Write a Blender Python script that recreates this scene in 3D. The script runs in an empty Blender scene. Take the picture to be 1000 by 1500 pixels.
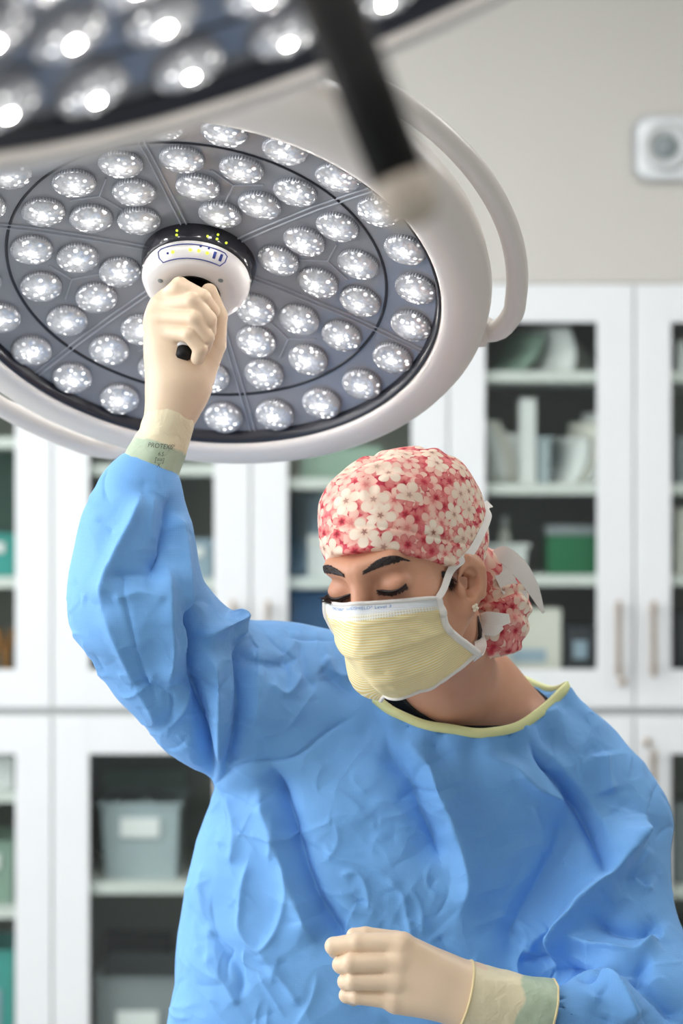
import bpy, bmesh, math, random
import numpy as np
from mathutils import Vector, Matrix

random.seed(4)
rng = np.random.default_rng(4)
sc = bpy.context.scene
col = sc.collection

# ------------------------------------------------------------------ camera, world, lights, exposure
FPX, CAMZ = 2917.0, 1.6
cam_d = bpy.data.cameras.new('camera')
cam = bpy.data.objects.new('camera', cam_d)
col.objects.link(cam)
cam.location = (0, 0, CAMZ)
cam.rotation_euler = (math.pi / 2, 0, 0)
cam_d.sensor_fit = 'VERTICAL'
cam_d.sensor_height = 36.0
cam_d.lens = 70.0
cam_d.clip_start = 0.05
cam_d.dof.use_dof = True
cam_d.dof.focus_distance = 2.16
cam_d.dof.aperture_fstop = 3.2
sc.camera = cam

sc.view_settings.view_transform = 'Standard'
sc.view_settings.look = 'None'
sc.view_settings.gamma = 1.0
sc.view_settings.use_curve_mapping = False
sc.view_settings.exposure = 0.08

world = bpy.data.worlds.new('daylight')
sc.world = world
world.use_nodes = True
wb = world.node_tree.nodes['Background']
wb.inputs['Color'].default_value = (0.93, 0.96, 1.0, 1)
wb.inputs['Strength'].default_value = 0.42


def area(name, loc, target, sx, sy, power, color):
    d = bpy.data.lights.new(name, 'AREA')
    d.shape = 'RECTANGLE'
    d.size, d.size_y = sx, sy
    d.energy = power
    d.color = color
    o = bpy.data.objects.new(name, d)
    col.objects.link(o)
    o.location = loc
    o.rotation_euler = (Vector(target) - Vector(loc)).to_track_quat('-Z', 'Y').to_euler()
    return o


# daylight through the tall window in the left wall
area('window_daylight', (-2.55, 2.1, 1.9), (0.0, 2.6, 1.5), 2.6, 1.9, 76, (0.96, 0.97, 1.0))


# ------------------------------------------------------------------ helpers
def P(px, py, d):
    return np.array([(px - 500) / FPX * d, d, CAMZ - (py - 750) / FPX * d])


def proj(V):
    V = np.asarray(V)
    return np.stack([500 + FPX * V[..., 0] / V[..., 1], 750 - FPX * (V[..., 2] - CAMZ) / V[..., 1]], -1)


def lin(c):
    return tuple(((x / 255) / 12.92 if x / 255 <= 0.04045 else ((x / 255 + 0.055) / 1.055) ** 2.4) for x in c) + (1,)


def nm(v):
    v = np.asarray(v, float)
    return v / np.linalg.norm(v)


class NT:
    """small node-tree helper"""
    def __init__(self, m):
        self.t = m.node_tree
        self.b = self.t.nodes['Principled BSDF']
        self.out = self.t.nodes['Material Output']

    def n(self, typ, **kw):
        nd = self.t.nodes.new(typ)
        for k, v in kw.items():
            if k.startswith('i_'):
                key = k[2:].replace('_', ' ')
                nd.inputs[key].default_value = v
            else:
                setattr(nd, k, v)
        return nd

    def l(self, a, b):
        self.t.links.new(a, b)

    def math(self, op, a, b=None, c=None, clamp=False):
        nd = self.t.nodes.new('ShaderNodeMath')
        nd.operation = op
        nd.use_clamp = clamp
        for i, v in enumerate((a, b, c)):
            if v is None:
                continue
            if isinstance(v, (int, float)):
                nd.inputs[i].default_value = v
            else:
                self.l(v, nd.inputs[i])
        return nd.outputs[0]

    def mix(self, fac, a, b):
        nd = self.t.nodes.new('ShaderNodeMix')
        nd.data_type = 'RGBA'
        for key, v in ((0, fac), (6, a), (7, b)):
            if isinstance(v, (int, float)):
                nd.inputs[key].default_value = v
            elif isinstance(v, tuple):
                nd.inputs[key].default_value = v
            else:
                self.l(v, nd.inputs[key])
        return nd.outputs[2]

    def ramp(self, fac, stops):
        nd = self.t.nodes.new('ShaderNodeValToRGB')
        els = nd.color_ramp.elements
        while len(els) < len(stops):
            els.new(0.5)
        for e, (p, c) in zip(els, stops):
            e.position = p
            e.color = c if len(c) == 4 else (*c, 1)
        self.l(fac, nd.inputs[0])
        return nd.outputs[0]

    def coord(self, which='Object'):
        nd = self.t.nodes.new('ShaderNodeTexCoord')
        return nd.outputs[which]

    def noise(self, vec, scale, detail=3, rough=0.5, dist=0.0):
        nd = self.t.nodes.new('ShaderNodeTexNoise')
        nd.inputs['Scale'].default_value = scale
        nd.inputs['Detail'].default_value = detail
        nd.inputs['Roughness'].default_value = rough
        nd.inputs['Distortion'].default_value = dist
        if vec is not None:
            self.l(vec, nd.inputs['Vector'])
        return nd

    def bump(self, h, strength, dist, prev=None):
        nd = self.t.nodes.new('ShaderNodeBump')
        nd.inputs['Strength'].default_value = strength
        nd.inputs['Distance'].default_value = dist
        self.l(h, nd.inputs['Height'])
        if prev is not None:
            self.l(prev, nd.inputs['Normal'])
        return nd.outputs[0]


def mat(name, rgb, rough=0.5, metal=0.0, spec=0.5, **kw):
    m = bpy.data.materials.new(name)
    m.use_nodes = True
    b = m.node_tree.nodes['Principled BSDF']
    b.inputs['Base Color'].default_value = lin(rgb)
    b.inputs['Roughness'].default_value = rough
    b.inputs['Metallic'].default_value = metal
    b.inputs['Specular IOR Level'].default_value = spec
    for k, v in kw.items():
        b.inputs[k.replace('_', ' ')].default_value = v
    return m


def grain(m, scale=40, amt=0.06, bump=0.0, bscale=200):
    """slight procedural tone variation and relief"""
    t = NT(m)
    c = t.b.inputs['Base Color'].default_value[:]
    v = t.coord()
    nz = t.noise(v, scale, 4)
    lo = tuple(max(0, x * (1 - amt)) for x in c[:3]) + (1,)
    hi = tuple(min(1, x * (1 + amt)) for x in c[:3]) + (1,)
    t.l(t.mix(nz.outputs['Fac'], lo, hi), t.b.inputs['Base Color'])
    if bump:
        t.l(t.bump(t.noise(v, bscale, 3).outputs['Fac'], bump, 0.001), t.b.inputs['Normal'])
    return m


def mk(name, V, F, m, parent=None, smooth=True, uv=None):
    me = bpy.data.meshes.new(name)
    V = np.asarray(V, float)
    if isinstance(F, np.ndarray):
        F = F.tolist()
    me.from_pydata(V.tolist(), [], F)
    me.update()
    if uv is not None:
        ul = me.uv_layers.new(name='UVMap')
        li = np.zeros(len(me.loops), dtype=np.int32)
        me.loops.foreach_get('vertex_index', li)
        ul.data.foreach_set('uv', np.asarray(uv, np.float32)[li].ravel())
    if smooth:
        me.polygons.foreach_set('use_smooth', np.ones(len(me.polygons), bool))
    if m is not None:
        me.materials.append(m)
    o = bpy.data.objects.new(name, me)
    col.objects.link(o)
    if parent is not None:
        o.parent = parent
    return o


def tag(o, label=None, cat=None, group=None, kind=None):
    if label:
        o['label'] = label
    if cat:
        o['category'] = cat
    if group:
        o['group'] = group
    if kind:
        o['kind'] = kind
    return o


def empty(name, loc=(0, 0, 0), label=None, cat=None, group=None):
    o = bpy.data.objects.new(name, None)
    col.objects.link(o)
    o.location = loc
    o.empty_display_size = 0.05
    return tag(o, label, cat, group)


def merge(parts):
    Vs, Fs, k = [], [], 0
    for V, F in parts:
        V = np.asarray(V, float)
        Vs.append(V)
        Fs += [tuple(int(i) + k for i in f) for f in F]
        k += len(V)
    return np.concatenate(Vs), Fs


def box(lo, hi, bev=0.0, seg=2):
    bm = bmesh.new()
    bmesh.ops.create_cube(bm, size=1)
    lo, hi = np.asarray(lo, float), np.asarray(hi, float)
    for v in bm.verts:
        v.co = Vector((lo + hi) / 2 + np.array(v.co) * (hi - lo))
    if bev > 0:
        bmesh.ops.bevel(bm, geom=list(bm.edges), offset=bev, segments=seg, affect='EDGES', profile=0.5)
    bm.verts.index_update()
    V = np.array([v.co[:] for v in bm.verts])
    F = [tuple(v.index for v in f.verts) for f in bm.faces]
    bm.free()
    return V, F


def lathe(profile, n=48, closed=False):
    """profile of (r, h) revolved about z"""
    V, F = [], []
    m = len(profile)
    for i in range(n):
        a = 2 * math.pi * i / n
        for r, h in profile:
            V.append((r * math.cos(a), r * math.sin(a), h))
    for i in range(n):
        j = (i + 1) % n
        for k in range(m - 1 + (1 if closed else 0)):
            k2 = (k + 1) % m
            F.append((i * m + k, j * m + k, j * m + k2, i * m + k2))
    return np.array(V), F


def tube(pts, r, n=12, closed=False, caps=True, flat=1.0, up=None):
    pts = np.asarray(pts, float)
    N = len(pts)
    rr = np.full(N, r) if np.isscalar(r) else np.asarray(r, float)
    T = np.zeros_like(pts)
    for i in range(N):
        a = pts[(i - 1) % N] if (closed or i > 0) else pts[i]
        b = pts[(i + 1) % N] if (closed or i < N - 1) else pts[i]
        T[i] = nm(b - a)
    u = np.array(up, float) if up is not None else (np.array([0, 0, 1.0]) if abs(T[0][2]) < 0.9 else np.array([1.0, 0, 0]))
    V, F = [], []
    for i in range(N):
        if up is not None:
            u = np.array(up[i] if np.ndim(up) > 1 else up, float)
        u = nm(u - T[i] * np.dot(u, T[i]))
        w = np.cross(T[i], u)
        for k in range(n):
            a = 2 * math.pi * k / n
            V.append(pts[i] + rr[i] * (math.cos(a) * u * flat + math.sin(a) * w))
    for i in range(N if closed else N - 1):
        j = (i + 1) % N
        for k in range(n):
            k2 = (k + 1) % n
            F.append((i * n + k, i * n + k2, j * n + k2, j * n + k))
    if caps and not closed:
        F.append(tuple(range(n))[::-1])
        F.append(tuple((N - 1) * n + k for k in range(n)))
    return np.array(V), F


def catmull(pts, m=8, closed=False):
    pts = np.asarray(pts, float)
    N = len(pts)
    out = []
    for i in range(N if closed else N - 1):
        if closed:
            p0, p1, p2, p3 = (pts[(i + k) % N] for k in (-1, 0, 1, 2))
        else:
            p1, p2 = pts[i], pts[i + 1]
            p0 = pts[i - 1] if i > 0 else 2 * p1 - p2
            p3 = pts[i + 2] if i < N - 2 else 2 * p2 - p1
        for k in range(m):
            t = k / m
            out.append(0.5 * ((2 * p1) + (-p0 + p2) * t + (2 * p0 - 5 * p1 + 4 * p2 - p3) * t * t + (-p0 + 3 * p1 - 3 * p2 + p3) * t ** 3))
    if not closed:
        out.append(pts[-1])
    return np.array(out)


# ------------------------------------------------------------------ implicit surfaces
def s_cone(Q, a, b, ra, rb):
    a, b = np.asarray(a, float), np.asarray(b, float)
    ab = b - a
    t = np.clip((Q - a) @ ab / max(ab @ ab, 1e-12), 0, 1)
    return np.linalg.norm(Q - a - t[:, None] * ab, axis=1) - (ra + (rb - ra) * t)


def s_ell(Q, c, r, R=None):
    q = Q - np.asarray(c, float)
    if R is not None:
        q = q @ np.asarray(R, float)
    r = np.asarray(r, float)
    k0 = np.linalg.norm(q / r, axis=1)
    k1 = np.linalg.norm(q / (r * r), axis=1) + 1e-9
    return k0 * (k0 - 1) / k1


def smin(a, b, k):
    h = np.clip(0.5 + 0.5 * (b - a) / k, 0, 1)
    return b + (a - b) * h - k * h * (1 - h)


def smax(a, b, k):
    return -smin(-a, -b, k)


def s_chain(Q, pts, k=0.0):
    d = None
    for (a, ra), (b, rb) in zip(pts[:-1], pts[1:]):
        e = s_cone(Q, a, b, ra, rb)
        d = e if d is None else (np.minimum(d, e) if k == 0 else smin(d, e, k))
    return d


def evalf(f, Q, chunk=400000):
    out = np.empty(len(Q))
    for i in range(0, len(Q), chunk):
        out[i:i + chunk] = f(Q[i:i + chunk])
    return out


def grad(f, Q, e=4e-4):
    g = np.empty_like(Q)
    for i in range(3):
        d = np.zeros(3)
        d[i] = e
        g[:, i] = (f(Q + d) - f(Q - d)) / (2 * e)
    return g


def snap(f, Q, off=0.0, it=4):
    Q = np.array(Q, float)
    for _ in range(it):
        g = grad(f, Q)
        v = f(Q) - off
        Q = Q - (v / np.maximum((g * g).sum(1), 0.05))[:, None] * g
    return Q


def surf(f, lo, hi, h, polish=2, lip=1.6):
    """naive surface nets with a block-sparse evaluation"""
    lo, hi = np.asarray(lo, float), np.asarray(hi, float)
    B = 8
    nb = np.ceil((hi - lo) / h / B).astype(int) + 1
    n = nb * B
    bi = np.stack(np.meshgrid(*[np.arange(k) for k in nb], indexing='ij'), -1).reshape(-1, 3)
    cen = lo + (bi * B + (B - 1) / 2) * h
    fc = evalf(f, cen)
    keep = np.abs(fc) < lip * h * B * 0.95
    G = np.repeat(np.repeat(np.repeat(np.sign(fc).reshape(nb), B, 0), B, 1), B, 2).astype(np.float32)
    off = np.stack(np.meshgrid(*[np.arange(B)] * 3, indexing='ij'), -1).reshape(-1, 3)
    idx = (bi[keep][:, None, :] * B + off[None]).reshape(-1, 3)
    G[idx[:, 0], idx[:, 1], idx[:, 2]] = evalf(f, lo + idx * h)
    S = G < 0
    c = S[:-1, :-1, :-1].astype(np.int8)
    tot = np.zeros(np.array(G.shape) - 1, np.int8)
    corners = [(i, j, k) for i in (0, 1) for j in (0, 1) for k in (0, 1)]
    for i, j, k in corners:
        tot += S[i:n[0] - 1 + i, j:n[1] - 1 + j, k:n[2] - 1 + k]
    act = np.argwhere((tot > 0) & (tot < 8))
    vid = np.full(tot.shape, -1, np.int32)
    vid[act[:, 0], act[:, 1], act[:, 2]] = np.arange(len(act))
    acc = np.zeros((len(act), 3))
    cnt = np.zeros(len(act))
    for ax in range(3):
        for a in (0, 1):
            for b in (0, 1):
                o0 = [0, 0, 0]
                o0[(ax + 1) % 3], o0[(ax + 2) % 3] = a, b
                o1 = list(o0)
                o1[ax] = 1
                v0 = G[act[:, 0] + o0[0], act[:, 1] + o0[1], act[:, 2] + o0[2]]
                v1 = G[act[:, 0] + o1[0], act[:, 1] + o1[1], act[:, 2] + o1[2]]
                cr = (v0 < 0) != (v1 < 0)
                t = np.where(cr, v0 / np.where(cr, v0 - v1, 1), 0)
                p = np.tile(np.array(o0, float), (len(act), 1))
                p[:, ax] = t
                acc += np.where(cr[:, None], p, 0)
                cnt += cr
    V = lo + (act + acc / cnt[:, None]) * h
    Fq = []
    for ax in range(3):
        s0 = [slice(1, -1)] * 3
        s0[ax] = slice(0, n[ax] - 1)
        s1 = list(s0)
        s1[ax] = slice(1, n[ax])
        A, Bm = S[tuple(s0)], S[tuple(s1)]
        e = np.argwhere(A != Bm)
        sgn = A[e[:, 0], e[:, 1], e[:, 2]]
        base = e.copy()
        b1, b2 = (ax + 1) % 3, (ax + 2) % 3
        base[:, b1] += 1
        base[:, b2] += 1
        q = []
        for d1, d2 in ((-1, -1), (0, -1), (0, 0), (-1, 0)):
            cidx = base.copy()
            cidx[:, b1] += d1
            cidx[:, b2] += d2
            q.append(vid[cidx[:, 0], cidx[:, 1], cidx[:, 2]])
        q = np.stack(q, 1)
        q[~sgn] = q[~sgn][:, ::-1]
        Fq.append(q)
    Fq = np.concatenate(Fq)
    Fq = Fq[(Fq >= 0).all(1)]
    for _ in range(polish):
        v = evalf(f, V)
        g = np.concatenate([grad(f, V[i:i + 200000]) for i in range(0, len(V), 200000)])
        st = -(v / np.maximum((g * g).sum(1), 0.3))[:, None] * g
        ln = np.linalg.norm(st, axis=1, keepdims=True)
        V = V + st * np.minimum(1, h * 0.5 / np.maximum(ln, 1e-9))
    return V, Fq


def vnormals(V, F):
    F = np.asarray(F)
    n = np.cross(V[F[:, 2]] - V[F[:, 0]], V[F[:, 3]] - V[F[:, 1]])
    N = np.zeros_like(V)
    for k in range(4):
        np.add.at(N, F[:, k], n)
    return N / np.maximum(np.linalg.norm(N, axis=1, keepdims=True), 1e-12)


def edges_of(F):
    F = np.asarray(F)
    e = np.concatenate([F[:, [0, 1]], F[:, [1, 2]], F[:, [2, 3]], F[:, [3, 0]]])
    e.sort(1)
    return np.unique(e, axis=0)


def lap(V, E, w=0.5, it=1):
    deg = np.bincount(E.ravel(), minlength=len(V)).astype(float)
    deg[deg == 0] = 1
    for _ in range(it):
        S = np.stack([np.bincount(E[:, 0], V[E[:, 1], k], len(V)) + np.bincount(E[:, 1], V[E[:, 0], k], len(V)) for k in range(V.shape[1])], 1)
        V = V + w * (S / deg[:, None] - V)
    return V


# value noise in 3-D for geometry
_perm = rng.random((32, 32, 32))


def vnoise(Q):
    i = np.floor(Q).astype(int)
    f = Q - i
    f = f * f * (3 - 2 * f)
    r = 0
    for a in (0, 1):
        for b in (0, 1):
            for c in (0, 1):
                w = (f[:, 0] if a else 1 - f[:, 0]) * (f[:, 1] if b else 1 - f[:, 1]) * (f[:, 2] if c else 1 - f[:, 2])
                r = r + w * _perm[(i[:, 0] + a) % 32, (i[:, 1] + b) % 32, (i[:, 2] + c) % 32]
    return r * 2 - 1


def text_mesh(body, size, spacing=1.0):
    cu = bpy.data.curves.new('print', 'FONT')
    cu.body = body
    cu.size = size
    cu.align_x = 'CENTER'
    cu.align_y = 'CENTER'
    cu.space_character = spacing
    cu.resolution_u = 3
    o = bpy.data.objects.new('print', cu)
    col.objects.link(o)
    dg = bpy.context.evaluated_depsgraph_get()
    me = o.evaluated_get(dg).to_mesh()
    V = np.array([v.co[:] for v in me.vertices])
    F = [tuple(p.vertices) for p in me.polygons]
    o.evaluated_get(dg).to_mesh_clear()
    bpy.data.objects.remove(o)
    bpy.data.curves.remove(cu)
    return V, F


# ------------------------------------------------------------------ materials
M = {}
M['cab'] = grain(mat('cabinet_white', (236, 239, 240), 0.35), 12, 0.02)
M['cab_in'] = grain(mat('cabinet_interior', (158, 162, 152), 0.6), 14, 0.05)
M['shelf'] = grain(mat('shelf_white', (228, 232, 226), 0.45), 14, 0.03)
M['wall'] = grain(mat('wall_paint', (206, 203, 196), 0.85), 6, 0.02, 0.1, 180)
M['ceil'] = grain(mat('ceiling_paint', (236, 236, 232), 0.9), 6, 0.02)
M['floor'] = grain(mat('floor_vinyl', (176, 178, 176), 0.5), 9, 0.06)
M['nickel'] = grain(mat('brushed_nickel', (196, 182, 168), 0.32, 0.9), 60, 0.08)
M['trimgrey'] = grain(mat('trim_grey', (205, 208, 208), 0.6), 10, 0.03)
M['lampwhite'] = grain(mat('lamp_white_enamel', (236, 230, 224), 0.32), 10, 0.015)
M['black'] = grain(mat('black_plastic', (10, 10, 11), 0.55, 0.0, 0.3), 50, 0.2)
M['darkgloss'] = grain(mat('dark_smoked_plastic', (44, 44, 50), 0.12), 30, 0.1)
M['seal'] = grain(mat('dark_seal', (34, 37, 48), 0.3), 30, 0.1)
M['hubwhite'] = grain(mat('hub_white_plastic', (240, 236, 234), 0.25), 20, 0.01)
M['inkblue'] = grain(mat('blue_ink', (38, 60, 140), 0.5), 80, 0.05)
M['tipbeige'] = grain(mat('handle_tip_beige', (196, 184, 168), 0.5), 30, 0.04)
M['rib'] = grain(mat('clear_rib', (176, 180, 190), 0.15), 40, 0.05)


def m_glass():
    m = bpy.data.materials.new('cabinet_glass')
    m.use_nodes = True
    t = m.node_tree
    t.nodes.clear()
    out = t.nodes.new('ShaderNodeOutputMaterial')
    tr = t.nodes.new('ShaderNodeBsdfTransparent')
    tr.inputs[0].default_value = (0.945, 0.965, 0.955, 1)
    gl = t.nodes.new('ShaderNodeBsdfGlossy')
    gl.inputs['Roughness'].default_value = 0.03
    lw = t.nodes.new('ShaderNodeLayerWeight')
    pw = t.nodes.new('ShaderNodeMath')
    pw.operation = 'POWER'
    pw.inputs[1].default_value = 4.0
    fr = t.nodes.new('ShaderNodeMath')
    fr.operation = 'MULTIPLY_ADD'
    fr.inputs[1].default_value = 0.7
    fr.inputs[2].default_value = 0.03
    t.links.new(lw.outputs['Facing'], pw.inputs[0])
    t.links.new(pw.outputs[0], fr.inputs[0])
    mx = t.nodes.new('ShaderNodeMixShader')
    t.links.new(fr.outputs[0], mx.inputs[0])
    t.links.new(tr.outputs[0], mx.inputs[1])
    t.links.new(gl.outputs[0], mx.inputs[2])
    t.links.new(mx.outputs[0], out.inputs[0])
    return m


M['glass'] = m_glass()


def m_emit(name, rgb, s):
    m = mat(name, rgb, 0.4)
    b = m.node_tree.nodes['Principled BSDF']
    b.inputs['Emission Color'].default_value = lin(rgb)
    b.inputs['Emission Strength'].default_value = s
    return m


M['led_green'] = m_emit('green_indicator_and_reflection', (190, 220, 60), 1.6)
M['added_panel'] = m_emit('added_panel_glow', (252, 252, 252), 6.4)  # glow of the added, unseen ceiling panels


def m_cover():
    m = mat('lamp_cover_plastic', (150, 153, 160), 0.09, 0.0, 0.7)
    t = NT(m)
    v = t.coord()
    nz = t.noise(v, 5, 3)
    t.l(t.ramp(nz.outputs['Fac'], [(0.3, lin((136, 139, 147))), (0.7, lin((160, 162, 169)))]), t.b.inputs['Base Color'])
    t.l(t.bump(t.noise(v, 60, 2).outputs['Fac'], 0.06, 0.002), t.b.inputs['Normal'])
    return m


M['cover'] = m_cover()


def m_lens():
    """lit LED lens: facets sparkle around a bright core"""
    m = mat('led_lens_facets', (180, 183, 190), 0.14, 0.25, 0.8)
    t = NT(m)
    v = t.coord()
    oi = t.n('ShaderNodeObjectInfo')
    vm = t.n('ShaderNodeVectorMath', operation='ADD')
    cx = t.n('ShaderNodeCombineXYZ')
    t.l(oi.outputs['Random'], cx.inputs[0])
    t.l(oi.outputs['Random'], cx.inputs[1])
    t.l(v, vm.inputs[0])
    t.l(cx.outputs[0], vm.inputs[1])
    vo = t.n('ShaderNodeTexVoronoi', feature='F1')
    vo.inputs['Scale'].default_value = 150
    t.l(vm.outputs[0], vo.inputs['Vector'])
    sep = t.n('ShaderNodeSeparateXYZ')
    t.l(v, sep.inputs[0])
    r2 = t.math('SQRT', t.math('ADD', t.math('POWER', sep.outputs[0], 2), t.math('POWER', t.math('SUBTRACT', sep.outputs[1], 0.003), 2)))
    core = t.math('SUBTRACT', 1.0, t.math('DIVIDE', r2, 0.0255), clamp=True)
    spot = t.math('SUBTRACT', 1.0, t.math('MULTIPLY', vo.outputs['Distance'], 2.3), clamp=True)
    cs = t.n('ShaderNodeSeparateColor')
    t.l(vo.outputs['Color'], cs.inputs[0])
    pick = t.math('POWER', cs.outputs[0], 2.0)
    nz = t.noise(vm.outputs[0], 130, 3, 0.7)
    a = t.math('MULTIPLY', t.math('MULTIPLY', spot, pick), t.math('ADD', t.math('MULTIPLY', core, 2.2), 0.35))
    b = t.math('MULTIPLY', t.math('POWER', core, 2.2), t.math('MULTIPLY', t.math('POWER', nz.outputs['Fac'], 2.0), 9.0))
    e = t.math('ADD', t.math('MULTIPLY', a, 4.5), t.math('ADD', t.math('MULTIPLY', b, 0.34), 0.03))
    t.b.inputs['Emission Color'].default_value = (1, 0.985, 0.96, 1)
    t.l(t.math('MULTIPLY', e, 1.0), t.b.inputs['Emission Strength'])
    t.l(t.bump(vo.outputs['Distance'], 0.7, 0.002), t.b.inputs['Normal'])
    return m


M['lens'] = m_lens()
M['led'] = m_emit('white_led_chip', (255, 250, 244), 130.0)


def m_lens_skirt():
    m = mat('lens_skirt', (150, 154, 164), 0.18, 0.2, 0.7)
    t = NT(m)
    v = t.coord()
    g = t.n('ShaderNodeTexGradient', gradient_type='RADIAL')
    t.l(v, g.inputs[0])
    s = t.math('SINE', t.math('MULTIPLY', g.outputs['Fac'], 6.28318 * 44))
    t.l(t.mix(t.math('ADD', t.math('MULTIPLY', s, 0.5), 0.5), lin((168, 171, 178)), lin((214, 216, 222))), t.b.inputs['Base Color'])
    t.l(t.bump(s, 0.5, 0.001), t.b.inputs['Normal'])
    return m


M['skirt'] = m_lens_skirt()


def m_gown():
    m = mat('gown_nonwoven', (120, 175, 232), 0.62, 0.0, 0.35)
    t = NT(m)
    v = t.coord()
    nz = t.noise(v, 9, 4)
    t.l(t.mix(nz.outputs['Fac'], lin((110, 171, 236)), lin((126, 185, 242))), t.b.inputs['Base Color'])
    sep = t.n('ShaderNodeSeparateXYZ')
    t.l(v, sep.inputs[0])
    # fine embossed weave
    k = 2 * math.pi / 0.0026
    wv = t.math('MULTIPLY', t.math('SINE', t.math('MULTIPLY', t.math('ADD', sep.outputs[0], sep.outputs[2]), k)),
                t.math('SINE', t.math('MULTIPLY', t.math('SUBTRACT', sep.outputs[0], sep.outputs[2]), k)))
    b1 = t.bump(wv, 0.3, 0.0006)
    # crumple creases: distorted cell edges
    d = t.noise(v, 16, 3)
    add = t.n('ShaderNodeVectorMath', operation='MULTIPLY_ADD')
    t.l(d.outputs['Color'], add.inputs[0])
    add.inputs[1].default_value = (0.07, 0.07, 0.07)
    t.l(v, add.inputs[2])
    vo = t.n('ShaderNodeTexVoronoi', feature='F1')
    vo.inputs['Scale'].default_value = 17
    t.l(add.outputs[0], vo.inputs['Vector'])
    msk = t.math('SUBTRACT', t.noise(v, 4.2, 2).outputs['Fac'], 0.42, clamp=True)
    b2 = t.bump(t.math('MULTIPLY', vo.outputs['Distance'], t.math('MULTIPLY', msk, 3.0)), 0.55, 0.012, b1)
    t.l(b2, t.b.inputs['Normal'])
    t.b.inputs['Sheen Weight'].default_value = 0.08
    return m


M['gown'] = m_gown()
M['trim'] = grain(mat('neck_binding', (226, 230, 168), 0.7), 60, 0.06, 0.3, 600)


def m_skin():
    m = mat('skin', (206, 150, 120), 0.45, 0.0, 0.4)
    t = NT(m)
    v = t.coord()
    nz = t.noise(v, 22, 4)
    t.l(t.mix(nz.outputs['Fac'], lin((196, 138, 108)), lin((216, 164, 134))), t.b.inputs['Base Color'])
    t.b.inputs['Subsurface Weight'].default_value = 0.12
    t.b.inputs['Subsurface Radius'].default_value = (0.9, 0.35, 0.2)
    t.b.inputs['Subsurface Scale'].default_value = 0.01
    t.l(t.bump(t.noise(v, 700, 2).outputs['Fac'], 0.12, 0.0006), t.b.inputs['Normal'])
    return m


M['skin'] = m_skin()
M['hair'] = grain(mat('dark_brown_hair', (38, 26, 24), 0.5), 90, 0.3)
M['eyedark'] = grain(mat('dark_brown_iris', (36, 22, 18), 0.15), 200, 0.3)
M['eyewhite'] = grain(mat('eye_white', (206, 192, 186), 0.2), 100, 0.04)
M['shirt'] = grain(mat('black_cotton', (14, 14, 16), 0.9), 200, 0.2)
M['stone'] = grain(mat('pearl_stud', (240, 226, 200), 0.2, 0.1), 100, 0.05)
M['tie'] = grain(mat('white_tie_fabric', (236, 232, 226), 0.75), 80, 0.03, 0.4, 900)


def m_glove():
    m = mat('latex_glove', (236, 212, 180), 0.42, 0.0, 0.45)
    t = NT(m)
    v = t.coord()
    nz = t.noise(v, 18, 3)
    t.l(t.mix(nz.outputs['Fac'], lin((230, 202, 170)), lin((238, 214, 186))), t.b.inputs['Base Color'])
    t.b.inputs['Subsurface Weight'].default_value = 0.1
    t.b.inputs['Subsurface Radius'].default_value = (0.8, 0.5, 0.3)
    t.b.inputs['Subsurface Scale'].default_value = 0.006
    t.l(t.bump(t.noise(v, 260, 3).outputs['Fac'], 0.12, 0.001), t.b.inputs['Normal'])
    return m


M['glove'] = m_glove()


def m_cuff():
    """latex cuff over the pale knitted cuff of the gown; uv.x runs hand -> sleeve"""
    m = mat('latex_cuff', (228, 216, 182), 0.45, 0.0, 0.4)
    t = NT(m)
    v = t.coord()
    uv = t.n('ShaderNodeUVMap')
    sep = t.n('ShaderNodeSeparateXYZ')
    t.l(uv.outputs[0], sep.inputs[0])
    nz = t.noise(v, 26, 3)
    f = t.math('ADD', sep.outputs[0], t.math('MULTIPLY', t.math('SUBTRACT', nz.outputs['Fac'], 0.5), 0.22))
    k = t.math('MULTIPLY', t.math('SUBTRACT', f, 0.58), 30.0, clamp=True)
    gr = t.mix(t.noise(v, 34, 3, 0.6, 1.0).outputs['Fac'], lin((166, 190, 166)), lin((196, 206, 178)))
    t.l(t.mix(k, lin((232, 220, 186)), gr), t.b.inputs['Base Color'])
    t.l(t.bump(t.noise(v, 70, 3, 0.5, 1.5).outputs['Fac'], 0.35, 0.004), t.b.inputs['Normal'])
    return m


M['cuff'] = m_cuff()
M['bead'] = grain(mat('glove_bead', (232, 214, 164), 0.4), 60, 0.04)
M['printgrey'] = grain(mat('grey_print', (92, 92, 84), 0.6), 80, 0.05)
M['printblue'] = grain(mat('blue_print', (92, 132, 188), 0.6), 80, 0.05)


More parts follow.
